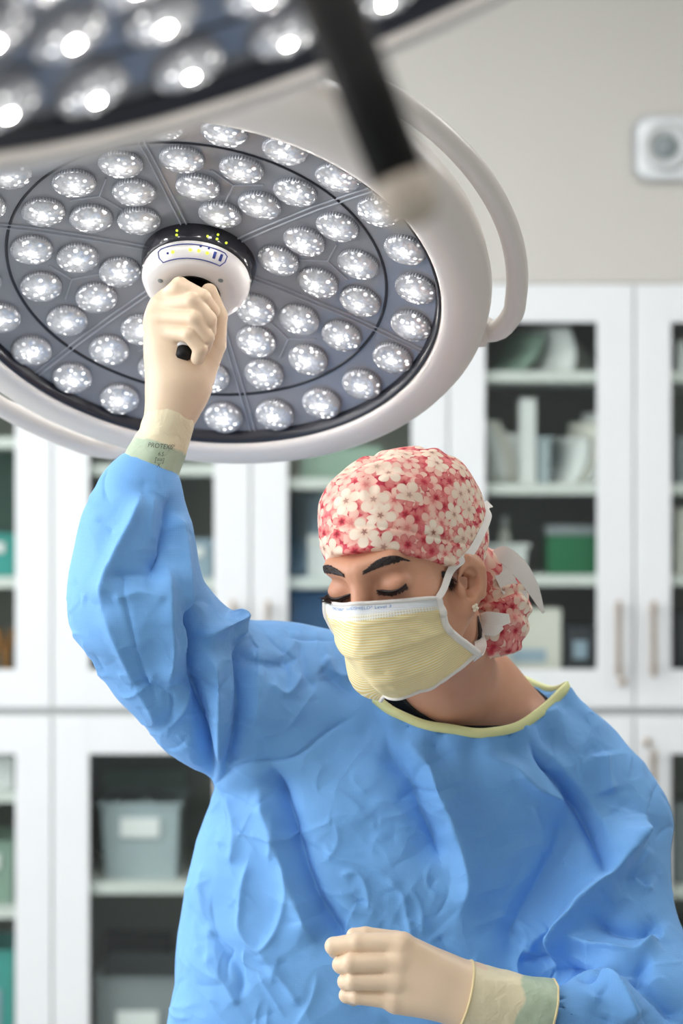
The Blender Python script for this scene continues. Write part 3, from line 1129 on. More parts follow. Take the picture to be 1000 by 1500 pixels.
def lamp(loc, X, Z, label, first, rails, tip):
    X, Z = nm(X), nm(Z)
    X = nm(X - Z * (X @ Z))
    Y = np.cross(Z, X)
    root = empty('surgical_lamp', (0, 0, 0), label, 'lamp', 'surgical lamp heads')
    root.matrix_world = Matrix(((X[0], Y[0], Z[0], loc[0]), (X[1], Y[1], Z[1], loc[1]), (X[2], Y[2], Z[2], loc[2]), (0, 0, 0, 1)))

    def pt(name, key, build, m, par=root, smooth=True):
        if key not in LAMP_SHARED:
            o = mk(name, *build(), m, par, smooth)
            LAMP_SHARED[key] = o.data
            return o
        o = bpy.data.objects.new(name, LAMP_SHARED[key])
        col.objects.link(o)
        o.parent = par
        return o
    pt('housing', 'housing', lambda: lathe([(.0001, -.125), (.06, -.124), (.10, -.112), (.20, -.088), (.285, -.055), (.318, -.03), (.331, -.008), (.3355, .012), (.333, .028), (.326, .039),
                                            (.314, .046), (.300, .0485), (.289, .0485), (.283, .046), (.2805, .042), (.2795, .036), (.279, .02)], 120), M['lampwhite'])
    pt('seal_ring', 'seal', lambda: lathe([(.2797, .030), (.2790, .041), (.2770, .0405), (.2745, .033), (.273, .0270)], 120), M['seal'])
    rs = np.linspace(.045, .279, 26)
    pt('lens_cover', 'cover', lambda: lathe([(r, float(hc(r))) for r in rs], 120), M['cover'])
    # inner ring line
    pt('ring_line', 'ringline', lambda: lathe([(.2145, float(hc(.2145)) - .0005), (.2155, float(hc(.2155)) + .0016), (.2175, float(hc(.2175)) + .0016), (.2185, float(hc(.2185)) - .0005)], 120), M['seal'])
    for k in range(6):
        a = -(TH0 + math.pi / 6 + k * math.pi / 3)
        c, s = math.cos(a), math.sin(a)
        n_ = (-s * .0032, c * .0032)
        for sg in (-1, 1):
            pt('divider', 'div%d%d' % (k, sg), lambda: strip((.058 * c + sg * n_[0], .058 * s + sg * n_[1]), (.278 * c + sg * n_[0], .278 * s + sg * n_[1]), .0011, .0018), M['rib'])
        a = -(TH0 + k * math.pi / 3)
        c, s = math.cos(a), math.sin(a)

        def ys():
            cen = np.array([.152 * c, .152 * s])
            parts = []
            for da in (math.pi, math.pi / 3, -math.pi / 3):
                e = cen + .034 * np.array([math.cos(a + da), math.sin(a + da)])
                parts.append(strip(cen, e, .0012, .0014, 5))
            return merge(parts)
        pt('web_rib', 'y%d' % k, ys, M['rib'])
    for i, (x, y) in enumerate(lens_spots):
        r = math.hypot(x, y)
        if i == 0 and first:
            L, K, D = LENS, SKIRT, LED
        else:
            L, K, D = LENS.copy(), SKIRT.copy(), LED.copy()
            col.objects.link(D)
            col.objects.link(L)
            col.objects.link(K)
        sl = .2
        nz = nm([-x / r * sl, -y / r * sl, 1])
        xx = nm(np.cross([0, 1, 0], nz))
        yy = np.cross(nz, xx)
        hz = float(np.interp(r, [.0935, .137, .187, .25], [0, .006, .0139, .0283])) - .003
        L.parent = root
        L.matrix_parent_inverse = Matrix.Identity(4)
        L.matrix_local = Matrix(((xx[0], yy[0], nz[0], x), (xx[1], yy[1], nz[1], y), (xx[2], yy[2], nz[2], hz), (0, 0, 0, 1)))
        D.parent = L
        D.matrix_parent_inverse = Matrix.Identity(4)
        K.parent = L
        K.matrix_parent_inverse = Matrix.Identity(4)
        K.matrix_local = Matrix.Identity(4)
    # hub
    pt('hub_base', 'hubbase', lambda: lathe([(.066, -.016), (.0655, -.004), (.063, .006), (.0605, .010), (.03, .010)], 64), M['darkgloss'])
    hub = pt('hub', 'hub', lambda: lathe([(.0605, .0095), (.0618, .013), (.0612, .020), (.0575, .0275), (.050, .0335), (.046, .035), (.0305, .0355), (.029, .034), (.0285, .02)], 64), M['hubwhite'])
    pt('hub_socket', 'socket', lambda: lathe([(.0302, .0358), (.029, .0366), (.0275, .034), (.022, .012), (.0001, .010)], 48), M['black'], hub)

    def onhub(a, v):
        # v 0..1 across the bevel of the hub
        r = float(np.interp(v, [0, .3, .65, 1], [.0618, .0612, .0575, .0500]))
        h = float(np.interp(v, [0, .3, .65, 1], [.013, .020, .0275, .0335]))
        t_ = float(np.interp(v, [0, .3, .65, 1], [0.0, .35, .75, 1.1]))
        r, h = r + .0006 * math.cos(t_), h + .0006 * math.sin(t_)
        return np.array([r * math.cos(a), r * math.sin(a), h])
    a0 = math.pi * .5 - .12      # towards the top of the picture

    def outline():
        pts = []
        h = .62
        for a in np.linspace(-h, h, 15):
            pts.append(onhub(a0 - a, .14))
        pts.append(onhub(a0 - h - .06, .25))
        pts.append(onhub(a0 - h - .06, .55))
        for a in np.linspace(h, -h, 15):
            pts.append(onhub(a0 - a, .80))
        pts.append(onhub(a0 + h + .06, .55))
        pts.append(onhub(a0 + h + .06, .25))
        return tube(pts, .0006, 6, closed=True)
    pt('control_outline', 'outl', outline, M['inkblue'], hub)
    for j, (aa, vv, kind) in enumerate([(-.47, .48, 'i'), (-.36, .48, 'g'), (-.02, .44, 'g'), (.14, .44, 'g'), (.30, .46, 'g'), (.16, .2, 'i'), (.31, .22, 'i'), (.44, .3, 'b'), (.57, .3, 'b')]):
        def dot(aa=aa, vv=vv, kind=kind):
            c = onhub(a0 - aa, vv)
            r_ = {'g': .0019, 'i': .0013, 'b': .0016}[kind]
            e = onhub(a0 - aa, vv + (.32 if kind == 'b' else .001))
            return tube([c, e], r_, 12) if kind == 'b' else tube([c - .0008 * nm([math.cos(a0 - aa), math.sin(a0 - aa), .8]), c + .0002 * nm([math.cos(a0 - aa), math.sin(a0 - aa), .8])], r_, 12)
        pt('indicator_light' if kind == 'g' else 'control_mark', 'dot%d' % j, dot, M['led_green'] if kind == 'g' else M['inkblue'], hub)
    for j, (aa, rr, hh) in enumerate([(-.3, .0640, .0035), (-.3, .0652, -.002), (.25, .0640, .0035), (.42, .0640, .0035), (.42, .0652, -.002), (.6, .0640, .0035)]):  # glowing dots stand in for green LED reflections on the dark ring
        pt('led_reflection_dot', 'st%d' % j, lambda aa=aa, rr=rr, hh=hh: tube([(rr * math.cos(a0 - aa) * .99, rr * math.sin(a0 - aa) * .99, hh), (rr * math.cos(a0 - aa) * 1.012, rr * math.sin(a0 - aa) * 1.012, hh)], .0013, 10), M['led_green'])
    for j, aa in enumerate((2.55, .55)):
        pt('screw', 'scr%d' % j, lambda aa=aa: tube([(.041 * math.cos(aa), .041 * math.sin(aa), .0345), (.041 * math.cos(aa), .041 * math.sin(aa), .0358)], .003, 16), MC['grey'], hub)
    # sterile handle on the hub axis
    if first:
        hnd = mk('handle', *lathe([(.0001, .012), (.014, .012), (.0135, .04), (.0125, .09), (.0115, .108), (.0001, .108)], 32), M['black'], root)
        mk('handle_ring', *lathe([(.0001, .1075), (.0105, .1075), (.0108, .112), (.0103, .1165), (.0001, .1165)], 32), M['hubwhite'], hnd)
        mk('handle_tip', *lathe([(.0001, .116), (.0088, .116), (.0092, .119), (.0085, .1265), (.006, .129), (.0001, .1295)], 32), M['black'], hnd)
    else:
        hnd = mk('handle', *lathe([(.0001, .012), (.0175, .012), (.0165, .05), (.0152, .12), (.0145, .175), (.0001, .176)], 32), M['black'], root)
        mk('handle_tip', *lathe([(.0001, .174), (.0142, .174), (.0150, .178), (.0145, .190), (.011, .198), (.0001, .201)], 32), M['tipbeige'], hnd)
    # grab rails round the rim
    for (d0, d1, RR, rz) in rails:
        arc = [np.array([RR * math.cos(-math.radians(t)), RR * math.sin(-math.radians(t)), rz]) for t in np.linspace(d0, d1, 30)]
        e0 = [np.array([r * math.cos(-math.radians(d0 - dd)), r * math.sin(-math.radians(d0 - dd)), z]) for r, dd, z in ((.318, 9.5, rz - .016), (.34, 8.5, rz - .010), (RR - .008, 5.5, rz - .003))]
        e1 = [np.array([r * math.cos(-math.radians(d1 + dd)), r * math.sin(-math.radians(d1 + dd)), z]) for r, dd, z in ((RR - .008, 5.5, rz - .003), (.34, 8.5, rz - .010), (.318, 9.5, rz - .016))]
        rl = mk('grab_rail', *tube(catmull(e0 + arc + e1, 3), .0125, 16), M['lampwhite'], root)
        for e in (e0[1], e1[1]):
            d = nm([e[0], e[1], 0])
            mk('rail_joint', *tube([e - d * .03, e - d * .005, e + d * .006], [.024, .021, .017], 20), M['lampwhite'], rl)
    return root


l1 = lamp(LC, LU, LN, 'round surgical lamp lit over the person, hub held by a gloved hand', True, [(-112, 13, .363, .004), (122, 238, .376, .016)], 0)
NC = np.array([-0.034, 1.0, 1.930])
l2 = lamp(NC, (0.93, 0, 0.36), (0.36, -0.02, -0.93), 'blurred near surgical lamp at top left with a black handle', False, [(-60, 60, .363, .004), (120, 240, .363, .004)], 1)


# suspension arms
bpy.context.view_layer.update()


def arm(root, pts, r):
    inv = np.array(root.matrix_world.inverted())
    loc_ = lambda V: np.asarray(V) @ inv[:3, :3].T + inv[:3, 3]
    V, F = tube(np.array(pts[:2]), [.045, .04], 24)
    mk('swivel_joint', loc_(V), F, M['lampwhite'], root)
    V, F = tube(catmull(np.array(pts[1:]), 8), r, 20)
    mk('suspension_arm', loc_(V), F, M['lampwhite'], root)
    V, F = lathe([(.0001, -.05), (.07, -.05), (.11, -.02), (.115, -.001)], 40)
    mk('ceiling_rose', loc_(V + np.array(pts[-1])), F, M['lampwhite'], root)


b1 = LC - LN * .118
arm(l1, [b1, b1 - LN * .06, b1 - LN * .1 + np.array([-.1, .1, .06]), P(160, 100, 2.62), P(120, -100, 2.7), np.array([-.36, 2.75, 3.0])], .03)
b2 = NC + np.array([-0.335, .02, .94]) * .118
arm(l2, [b2, b2 + np.array([-.02, 0, .06]), b2 + np.array([-.05, .05, .2]), np.array([-.15, 1.2, 2.6]), np.array([-.15, 1.2, 3.0])], .03)

# ------------------------------------------------------------------ the person
PO = np.array([0.11, 2.38, 0.0])
person = empty('person', tuple(PO), 'person in blue gown, flowered cap and yellow mask reaching up to the lamp', 'person')


def pp(name, V, F, m, par=None, smooth=True, uv=None):
    return mk(name, np.asarray(V) - PO, F, m, par or person, smooth, uv)


# head frame: s = towards her left, f = forward, t = up
PSI, PHI, RHO, HS = math.radians(29), math.radians(13), math.radians(8), 1.0
_F = np.array([-math.sin(PSI), -math.cos(PSI), 0])
_S = np.array([math.cos(PSI), -math.sin(PSI), 0])
_Z = np.array([0, 0, 1.0])
HF = math.cos(PHI) * _F - math.sin(PHI) * _Z
_T = math.cos(PHI) * _Z + math.sin(PHI) * _F
HSd = math.cos(RHO) * _S + math.sin(RHO) * _T
HT = math.cos(RHO) * _T - math.sin(RHO) * _S
HB = np.stack([HSd, HF, HT], 1)
HC = P(533, 869, 2.074) - HB @ np.array([0, .079, -.004])


def h2w(L):
    return HC + HS * (np.asarray(L, float) @ HB.T)


def w2h(Q):
    return ((Q - HC) @ HB) / HS


def head_local(q):
    """q in head-local metres"""
    m = q.copy()
    m[:, 0] = np.abs(m[:, 0])
    d = s_ell(m, (0, -.030, .032), (.0725, .098, .086))
    d = smin(d, s_ell(m, (0, .028, -.035), (.058, .055, .085)), .03)
    d = smin(d, s_ell(m, (0, .046, -.088), (.034, .034, .030)), .03)            # chin
    d = smin(d, s_cone(m, (.056, -.012, -.055), (.028, .055, -.098), .016, .016), .03)   # jaw
    d = smin(d, s_ell(m, (.037, .046, -.028), (.023, .025, .022)), .022)        # cheek
    d = smin(d, s_cone(m, (.004, .083, .022), (.036, .069, .026), .0095, .0095), .016)   # brow ridge
    d = smax(d, -s_ell(m, (.033, .098, .002), (.020, .016, .0135)), .012)       # socket
    d = smin(d, s_cone(m, (0, .079, .018), (0, .097, -.026), .0085, .0105), .013)        # nose bridge
    d = smin(d, s_ell(m, (0, .099, -.034), (.017, .014, .011)), .012)
    d = smin(d, s_ell(m, (.0325, .0655, .000), (.0165, .0138, .0120)), .006)   # closed upper lid over the eye
    # upper lid crease and lower lid edge
    cr = s_cone(m, (.018, .083, .0075), (.047, .073, .0080), .0010, .0010)
    d = smax(d, -cr, .0035)
    return d


EAR_C = np.array([.0700, -.011, -.027])


def ear_local(q):
    a = math.radians(28)
    x = (q[:, 0] - EAR_C[0])
    y = (q[:, 1] - EAR_C[1])
    z = q[:, 2] - EAR_C[2]
    u = x * math.cos(a) + y * math.sin(a)       # out of the ear plate
    v = -x * math.sin(a) + y * math.cos(a)      # forward
    b = math.radians(-12)
    v, z = v * math.cos(b) - z * math.sin(b), v * math.sin(b) + z * math.cos(b)
    Q = np.stack([u, v, z], 1)
    d = s_ell(Q, (.006, -.006, .006), (.0085, .0185, .0275))
    d = smin(d, s_ell(Q, (.005, .001, -.025), (.0065, .0100, .0105)), .010)
    d = smax(d, -s_ell(Q, (.0135, .000, .002), (.0150, .0118, .0165)), .0025)
    d = smin(d, s_cone(Q, (.0075, -.0165, -.012), (.0095, -.0165, .016), .0040, .0036), .004)
    d = smin(d, s_cone(Q, (.0095, -.0165, .016), (.0095, .002, .030), .0036, .0034), .004)
    d = smin(d, s_cone(Q, (.006, -.006, .010), (.006, .004, .016), .0026, .0022), .004)
    d = smin(d, s_ell(Q, (.004, .0085, -.006), (.006, .0050, .0070)), .006)     # tragus
    return d


NECK = [(P(632, 905, 2.205), .052), (P(655, 985, 2.28), .051), (P(685, 1060, 2.36), .060)]


def trunk_f(Q):
    d = s_chain(Q, NECK, .02)
    d = smin(d, s_cone(Q, P(685, 1000, 2.36), P(825, 1135, 2.40), .046, .050), .045)
    d = smin(d, s_cone(Q, P(685, 1020, 2.36), P(460, 1060, 2.40), .046, .055), .045)
    d = smin(d, s_ell(Q, P(655, 1230, 2.38), (.145, .085, .17)), .06)
    # neck muscle and collar bones
    d = smin(d, s_cone(Q, P(668, 930, 2.19), P(650, 1065, 2.298), .012, .010), .02)
    return smin(d, s_cone(Q, P(650, 1072, 2.300), P(790, 1062, 2.335), .010, .011), .03)


def body_f(Q):
    q = w2h(Q)
    d = head_local(q) * HS
    de = ear_local(q) * HS
    de2 = ear_local(q * np.array([-1, 1, 1])) * HS
    d = smin(d, np.minimum(de, de2), .006)
    return smin(d, trunk_f(Q), .03)


V, F = surf(body_f, (-.2, 1.94, 1.10), (.46, 2.54, 1.74), .0032)
body = pp('body', V, F, M['skin'])

# --- eyes, lashes, brows
def lid_point(sgn, u, dt):
    """point on the lid line, u from inner (0) to outer (1) corner"""
    s = .0175 + .0315 * u
    t = -.0035 - .0035 * math.sin(u * math.pi) + .0015 * u + dt
    return np.array([sgn * s, .082 - .009 * u, t])


def snap_head(L, off):
    return snap(body_f, h2w(L), off)


BROW = (.0195, .0068)
for sgn in (-1, 1):
    us = np.linspace(0, 1, 25)
    gap = (.0056 if sgn < 0 else .0030)
    top = snap_head([lid_point(sgn, u, 0.0006) for u in us], .0007)
    bot = snap_head([lid_point(sgn, u, -gap * math.sin(u * math.pi) ** .7 - .0004) for u in us], .0005)
    mid = (top + bot) / 2
    V = np.concatenate([top, mid, bot])
    n = len(us)
    F = [(r * n + i, r * n + i + 1, (r + 1) * n + i + 1, (r + 1) * n + i) for r in (0, 1) for i in range(n - 1)]
    eye = pp('eye', V, F, M['eyewhite'])
    iris_u = (.36, .74) if sgn < 0 else (.22, .72)
    sel = [i for i in range(n) if iris_u[0] <= us[i] <= iris_u[1]]
    if1 = np.concatenate([top[sel], bot[sel]]) + (-HF * 0 + HF * .0004)
    k = len(sel)
    F = [(i, i + 1, k + i + 1, k + i) for i in range(k - 1)]
    pp('iris', if1, F, M['eyedark'], eye)
    # lid line
    V, F = tube(top + HF * .0002, [.0011 * (0.5 + .8 * math.sin(math.pi * min(1, u + .1))) for u in us], 8)
    parts = [(V, F)]
    ul = rng.random(120) ** .8
    A = snap_head([lid_point(sgn, u, 0.0) for u in ul], .0008)
    for a, u in zip(A, ul):
        ln = (.0058 + .0052 * u) * random.uniform(.75, 1.15)
        out = nm(HF * 1.0 + HSd * sgn * (.15 + 1.0 * (u - .35)) + HT * -.42 + rng.normal(0, .13, 3))
        b = a + out * ln * .55 - HT * .0010
        c = a + out * ln + HT * (.0004 + .0012 * u)
        parts.append(tube([a, b, c], [.0006, .0005, .0001], 4))
    V, F = merge(parts)
    pp('eyelashes', V, F, M['hair'])
    # brow: hairs laid along an arch
    parts, A0, B0 = [], [], []
    for i in range(460):
        u = random.random()
        wd = .0031 * (1 - .70 * max(0, (u - .40) / .60)) * (.50 + .50 * min(1, u / .25))
        v = random.uniform(-1, 1)
        s = .0100 + .050 * u
        t = BROW[0] + BROW[1] * math.sin(min(1, u / .52) * math.pi / 2) - .0060 * max(0, (u - .50) / .50) ** 1.4 + v * wd
        du = .0065
        tilt = .8 * (1 - u * 1.3) + v * -.25
        A0.append([sgn * s, .09 - .03 * u, t])
        B0.append([sgn * (s + du * math.cos(tilt * .8)), .088 - .03 * u, t + du * math.sin(tilt * .8) * .6])
    A, B = snap_head(A0, .0004), snap_head(B0, .0004)
    for a, b in zip(A, B):
        parts.append(tube([a, (a + b) / 2 + HF * .0004, b], [.00045, .0005, .00012], 4))
    V, F = merge(parts)
    pp('eyebrow', V, F, M['hair'])

# --- cap
HEM0 = .0397


def cap_dome(q):
    d = s_ell(q, (.004, -.040, .028), (.079, .106, .085))
    d = smin(d, s_ell(q, (.012, -.042, .073), (.058, .068, .041)), .04)     # loose crown
    d = smin(d, s_ell(q, (-.008, .014, .068), (.050, .052, .044)), .045)
    d = smin(d, s_ell(q, (.001, .020, .042), (.056, .058, .042)), .02)
    return d


def hem(q):
    """height of the hem above the local plane"""
    return q[:, 2] - np.interp(q[:, 1], [-.14, -.047, .0098, .034, .0561, .0778], [-.055, -.0232, -.0013, .012, .0253, HEM0])


def cap_f(Q):
    q = w2h(Q)
    fold = .0016 * np.sin(q[:, 0] * 150 + 6 * vnoise(q * 22)) * np.clip((q[:, 2] - .085) / .03, 0, 1)
    d = cap_dome(q) - fold - .0012 * vnoise(q * 55)
    # stitched band above the hem
    hh = hem(q)
    d = d - .0012 * (hh < .026) - .0016 * np.exp(-((hh - .003) / .003) ** 2)
    d = d + .0018 * np.exp(-((hh - .027) / .0016) ** 2)
    d = smax(d, -hh, .003)
    return d * HS


def sph_uv(D, pole, up, k):
    pole = nm(pole)
    x = nm(np.cross(up, pole))
    y = np.cross(pole, x)
    D = D / np.linalg.norm(D, axis=1, keepdims=True)
    ang = np.arccos(np.clip(D @ pole, -1, 1))
    az = np.arctan2(D @ y, D @ x)
    return np.stack([k * ang * np.cos(az) + 5, k * ang * np.sin(az) + 5], 1)


V, F = surf(cap_f, (-.14, 1.93, 1.44), (.28, 2.36, 1.76), .0026)
uv = sph_uv(w2h(V) - np.array([0, -.02, .03]), (.55, .65, .35), (0, 0, 1), .36)
cap = pp('scrub_cap', V, F, M['flowers'], uv=uv)
tag(cap, 'cotton cap printed with pink and cream blossoms')

# --- pouch of the cap gathered at the nape
BC = P(729, 893, 2.27)


def pouch_f(Q):
    d = s_ell(Q, BC + np.array([.004, 0, .002]), (.034, .036, .050))
    d = smin(d, s_ell(Q, BC + np.array([-.014, -.004, -.028]), (.034, .034, .028)), .02)
    d = smin(d, s_ell(Q, BC + np.array([-.020, .0, .045]), (.026, .034, .030)), .02)
    c = BC + np.array([-.04, 0, .0])
    a = np.arctan2(Q[:, 2] - c[2], Q[:, 0] - c[0])
    return d - .0022 * np.sin(a * 15 + 4 * vnoise(Q * 30)) - .002 * vnoise(Q * 40)


V, F = surf(pouch_f, BC - .085, BC + .085, .0026)
uv = sph_uv(V - BC, (.3, -1, .1), (0, 0, 1), .17)
pp('gathered_pouch', V, F, M['flowers'], cap, uv=uv)


def ribbon(pts, wid, thick=.0012, up=None, m=10):
    c = catmull(pts, m)
    n = len(c)
    V, F = [], []
    w = np.interp(np.linspace(0, 1, n), np.linspace(0, 1, len(wid)), wid) if not np.isscalar(wid) else np.full(n, wid)
    ups = np.array([up] * n) if np.ndim(up) == 1 else np.stack([np.interp(np.linspace(0, 1, n), np.linspace(0, 1, len(up)), np.array(up)[:, k]) for k in range(3)], 1)
    for i in range(n):
        T = nm(c[min(i + 1, n - 1)] - c[max(i - 1, 0)])
        u = nm(ups[i] - T * (ups[i] @ T))
        b = np.cross(T, u)
        for a_, b_ in ((-1, -1), (1, -1), (1, -1), (1, 1), (1, 1), (-1, 1), (-1, 1), (-1, -1)):
            V.append(c[i] + u * w[i] / 2 * a_ + b * thick / 2 * b_)
    for i in range(n - 1):
        for k in (0, 2, 4, 6):
            F.append((i * 8 + k, i * 8 + k + 1, (i + 1) * 8 + k + 1, (i + 1) * 8 + k))
    F += [(7, 5, 3, 1), tuple((n - 1) * 8 + k for k in (1, 3, 5, 7))]
    return np.array(V), F


# bow of the cap ribbon behind the head
KN = P(712, 822, 2.262)
rb = [ribbon([KN, P(735, 812, 2.25), P(760, 832, 2.25), P(780, 862, 2.255), P(796, 898, 2.26)], [.010, .020, .024, .016, .003], up=[(.3, 0, 1), (.5, .3, 1), (.8, .5, .5), (.9, .4, .3), (.9, .3, .2)]),
      ribbon([KN, P(728, 830, 2.245), P(742, 852, 2.24), P(755, 876, 2.245), P(772, 876, 2.25)], [.010, .018, .022, .022, .017], up=[(.3, 0, 1), (.7, .4, .6), (.8, .4, .4), (.8, .3, .5), (.3, .2, 1)])]
for V, F in rb:
    pp('cap_ribbon', V, F, M['tie'], cap)

# --- mask
MR = [  # rows top -> bottom, columns her right -> her left (s, f, t)
    [(-.058, .056, -.010), (-.046, .075, -.010), (-.022, .093, -.010), (0, .103, -.009), (.024, .093, -.013), (.048, .072, -.019), (.064, .047, -.026)],
    [(-.060, .052, -.028), (-.046, .080, -.030), (-.023, .104, -.031), (0, .117, -.031), (.026, .105, -.033), (.050, .076, -.037), (.066, .044, -.042)],
    [(-.058, .046, -.048), (-.044, .080, -.052), (-.023, .108, -.055), (0, .122, -.056), (.027, .108, -.056), (.050, .076, -.057), (.064, .040, -.058)],
    [(-.054, .034, -.068), (-.037, .074, -.076), (-.015, .103, -.080), (.006, .115, -.082), (.029, .104, -.082), (.050, .070, -.079), (.067, .028, -.074)],
    [(-.052, .018, -.086), (-.030, .062, -.097), (-.009, .092, -.102), (.012, .104, -.104), (.031, .094, -.104), (.050, .056, -.101), (.070, .012, -.089)],
    [(-.052, .004, -.098), (-.028, .046, -.110), (-.007, .074, -.116), (.012, .086, -.118), (.031, .076, -.117), (.050, .040, -.114), (.072, -.001, -.101)],
]


def bsp(ctrl, x):
    """uniform cubic B-spline-ish blend through control rows via Catmull-Rom"""
    n = len(ctrl)
    x = np.clip(x, 0, 1) * (n - 1)
    i = np.minimum(x.astype(int), n - 2)
    t = (x - i)[:, None]
    g = lambda k: ctrl[np.clip(k, 0, n - 1), np.arange(len(x))] if ctrl.ndim == 3 else ctrl[np.clip(k, 0, n - 1)]
    p0, p1, p2, p3 = g(i - 1), g(i), g(i + 1), g(i + 2)
    return 0.5 * (2 * p1 + (-p0 + p2) * t + (2 * p0 - 5 * p1 + 4 * p2 - p3) * t * t + (-p0 + 3 * p1 - 3 * p2 + p3) * t ** 3)


MRA = np.array(MR)


def mask_pt(u, v, off=0.0):
    """u 0..1 across, v 1 (top) .. 0 (bottom), world coordinates"""
    u, v = np.atleast_1d(np.asarray(u, float)), np.atleast_1d(np.asarray(v, float))
    rows = np.stack([bsp(MRA[r], u) for r in range(len(MRA))])      # rows x N x 3
    L = bsp(rows, 1 - v)
    # pleats open at the middle, gathered at the side bindings
    pl = 0
    for c, w in ((.80, 1.0), (.54, 1.3), (.27, 1.1)):
        x = (v - c - .02 * np.sin(u * 3)) / .05
        pl = pl + w * np.where(x > 0, np.exp(-(x / 2.4) ** 2), np.exp(-(x / .35) ** 2))
    side = .35 + .65 * np.abs(u - .5) * 2
    L = L.copy()
    rad = nm_rows(L * np.array([1, 1, .25]) + np.array([0, .02, 0]))
    wr = .0016 * vnoise(np.stack([u * 9, v * 5, 0 * u], 1)) + .0008 * vnoise(np.stack([u * 22, v * 16, 0 * u + 3], 1))
    L += rad * ((pl * .0024 * side + wr) * np.clip((1 - v) * 9, 0, 1) + off)[:, None]
    W_ = h2w(L)
    for _ in range(3):
        v_ = body_f(W_)
        g_ = grad(body_f, W_)
        W_ = W_ + np.clip(.0035 + off - v_, 0, .02)[:, None] * nm_rows(g_)
    return W_


def nm_rows(A):
    return A / np.maximum(np.linalg.norm(A, axis=1, keepdims=True), 1e-9)


def grid_faces(nu, nv, flip=False):
    F = []
    for j in range(nv - 1):
        for i in range(nu - 1):
            q = (j * nu + i, j * nu + i + 1, (j + 1) * nu + i + 1, (j + 1) * nu + i)
            F.append(q[::-1] if flip else q)
    return F


nu, nv = 121, 101
U, W = np.meshgrid(np.linspace(0, 1, nu), np.linspace(0, 1, nv))
V0 = mask_pt(U.ravel(), W.ravel())
V1 = mask_pt(U.ravel(), W.ravel(), -.0016)
F0 = grid_faces(nu, nv)
N0 = nu * nv
rim = [j for j in range(nu)] + [j * nu + nu - 1 for j in range(1, nv)] + [(nv - 1) * nu + j for j in range(nu - 2, -1, -1)] + [j * nu for j in range(nv - 2, 0, -1)]
Fm = F0 + [tuple(i + N0 for i in f[::-1]) for f in F0] + [(rim[i], rim[(i + 1) % len(rim)], rim[(i + 1) % len(rim)] + N0, rim[i] + N0) for i in range(len(rim))]
uvm = np.tile(np.stack([U.ravel(), W.ravel()], 1), (2, 1))
mask = pp('surgical_mask', np.concatenate([V0, V1]), Fm, M['mask'], uv=uvm)
tag(mask, 'yellow pleated mask with white bindings')
# bindings
for name, uu, vv in (('side_binding', np.full(40, 1.0), np.linspace(1, 0, 40)), ('side_binding', np.full(40, 0.0), np.linspace(1, 0, 40)),
                     ('top_binding', np.linspace(0, 1, 60), np.full(60, 1.0)), ('bottom_binding', np.linspace(0, 1, 60), np.full(60, 0.0))):
    c = mask_pt(uu, vv, .0)
    inn = mask_pt(np.clip(uu + np.where(uu >= 1, -.03, np.where(uu <= 0, .03, 0)), 0, 1) if name == 'side_binding' else uu, vv if name == 'side_binding' else np.clip(vv + (-.02 if name == 'top_binding' else .02), 0, 1), .0)
    V, F = tube(c, .0042 if name == 'side_binding' else .0022, 10, up=(inn - c), flat=1.0)
    # flatten across the surface normal
    pp(name, V, F, M['tie'], mask)
# print along the white strip
V, F = text_mesh('HALYARD*   FLUIDSHIELD* Level 3', 1.0)
wdt = V[:, 0].max() - V[:, 0].min()
u = .40 + V[:, 0] / wdt * .50 + .08
v = .945 + V[:, 1] * .042
V = mask_pt(u, v, .0009)
pp('mask_print', V, F, M['printblue'], mask)
# ties
tieA = mask_pt([1.0], [1.0])[0]
tieB = mask_pt([1.0], [0.0])[0]
cap_on = lambda a, b, off: snap(cap_f, [P(a, b, CAPD[(a, b)])], off)[0]
CAPD = {(662, 838): 2.10, (682, 810): 2.115, (697, 780): 2.14, (706, 756): 2.175}
T1 = [tieA, P(650, 862, 2.083)] + [cap_on(a, b, .0025) for a, b in CAPD] + [P(712, 742, 2.21), P(717, 738, 2.23)]
dirx = nm(P(700, 790, 2.1) - P(640, 880, 2.07))
pp('upper_tie', *ribbon(T1, [.007, .0075, .0085, .0085, .0085, .0085, .008, .010], up=nm(np.cross(dirx, [0.45, -1, .2])), thick=.001), M['tie'], mask)
T2 = [tieB, P(700, 964, 2.14), P(704, 945, 2.17), P(702, 930, 2.21), P(716, 920, 2.235)]
pp('lower_tie', *ribbon(T2, [.009, .012, .013, .012, .010], up=[(.3, -.2, 1), (.7, -.5, .5), (1, -.4, -.1), (.8, 0, .6), (0, 0, 1)], thick=.001), M['tie'], mask)
T3 = [P(694, 916, 2.222), P(712, 908, 2.212), P(730, 908, 2.214), P(745, 906, 2.222)]
pp('tie_knot', *ribbon(T3, [.012, .018, .016, .010], up=(0, .2, 1), thick=.003), M['tie'], mask)
T4 = [P(698, 912, 2.218), P(706, 920, 2.208), P(722, 924, 2.206), P(735, 918, 2.212)]
pp('tie_knot', *ribbon(T4, [.008, .012, .012, .006], up=(0, .3, 1), thick=.002), M['tie'], mask)

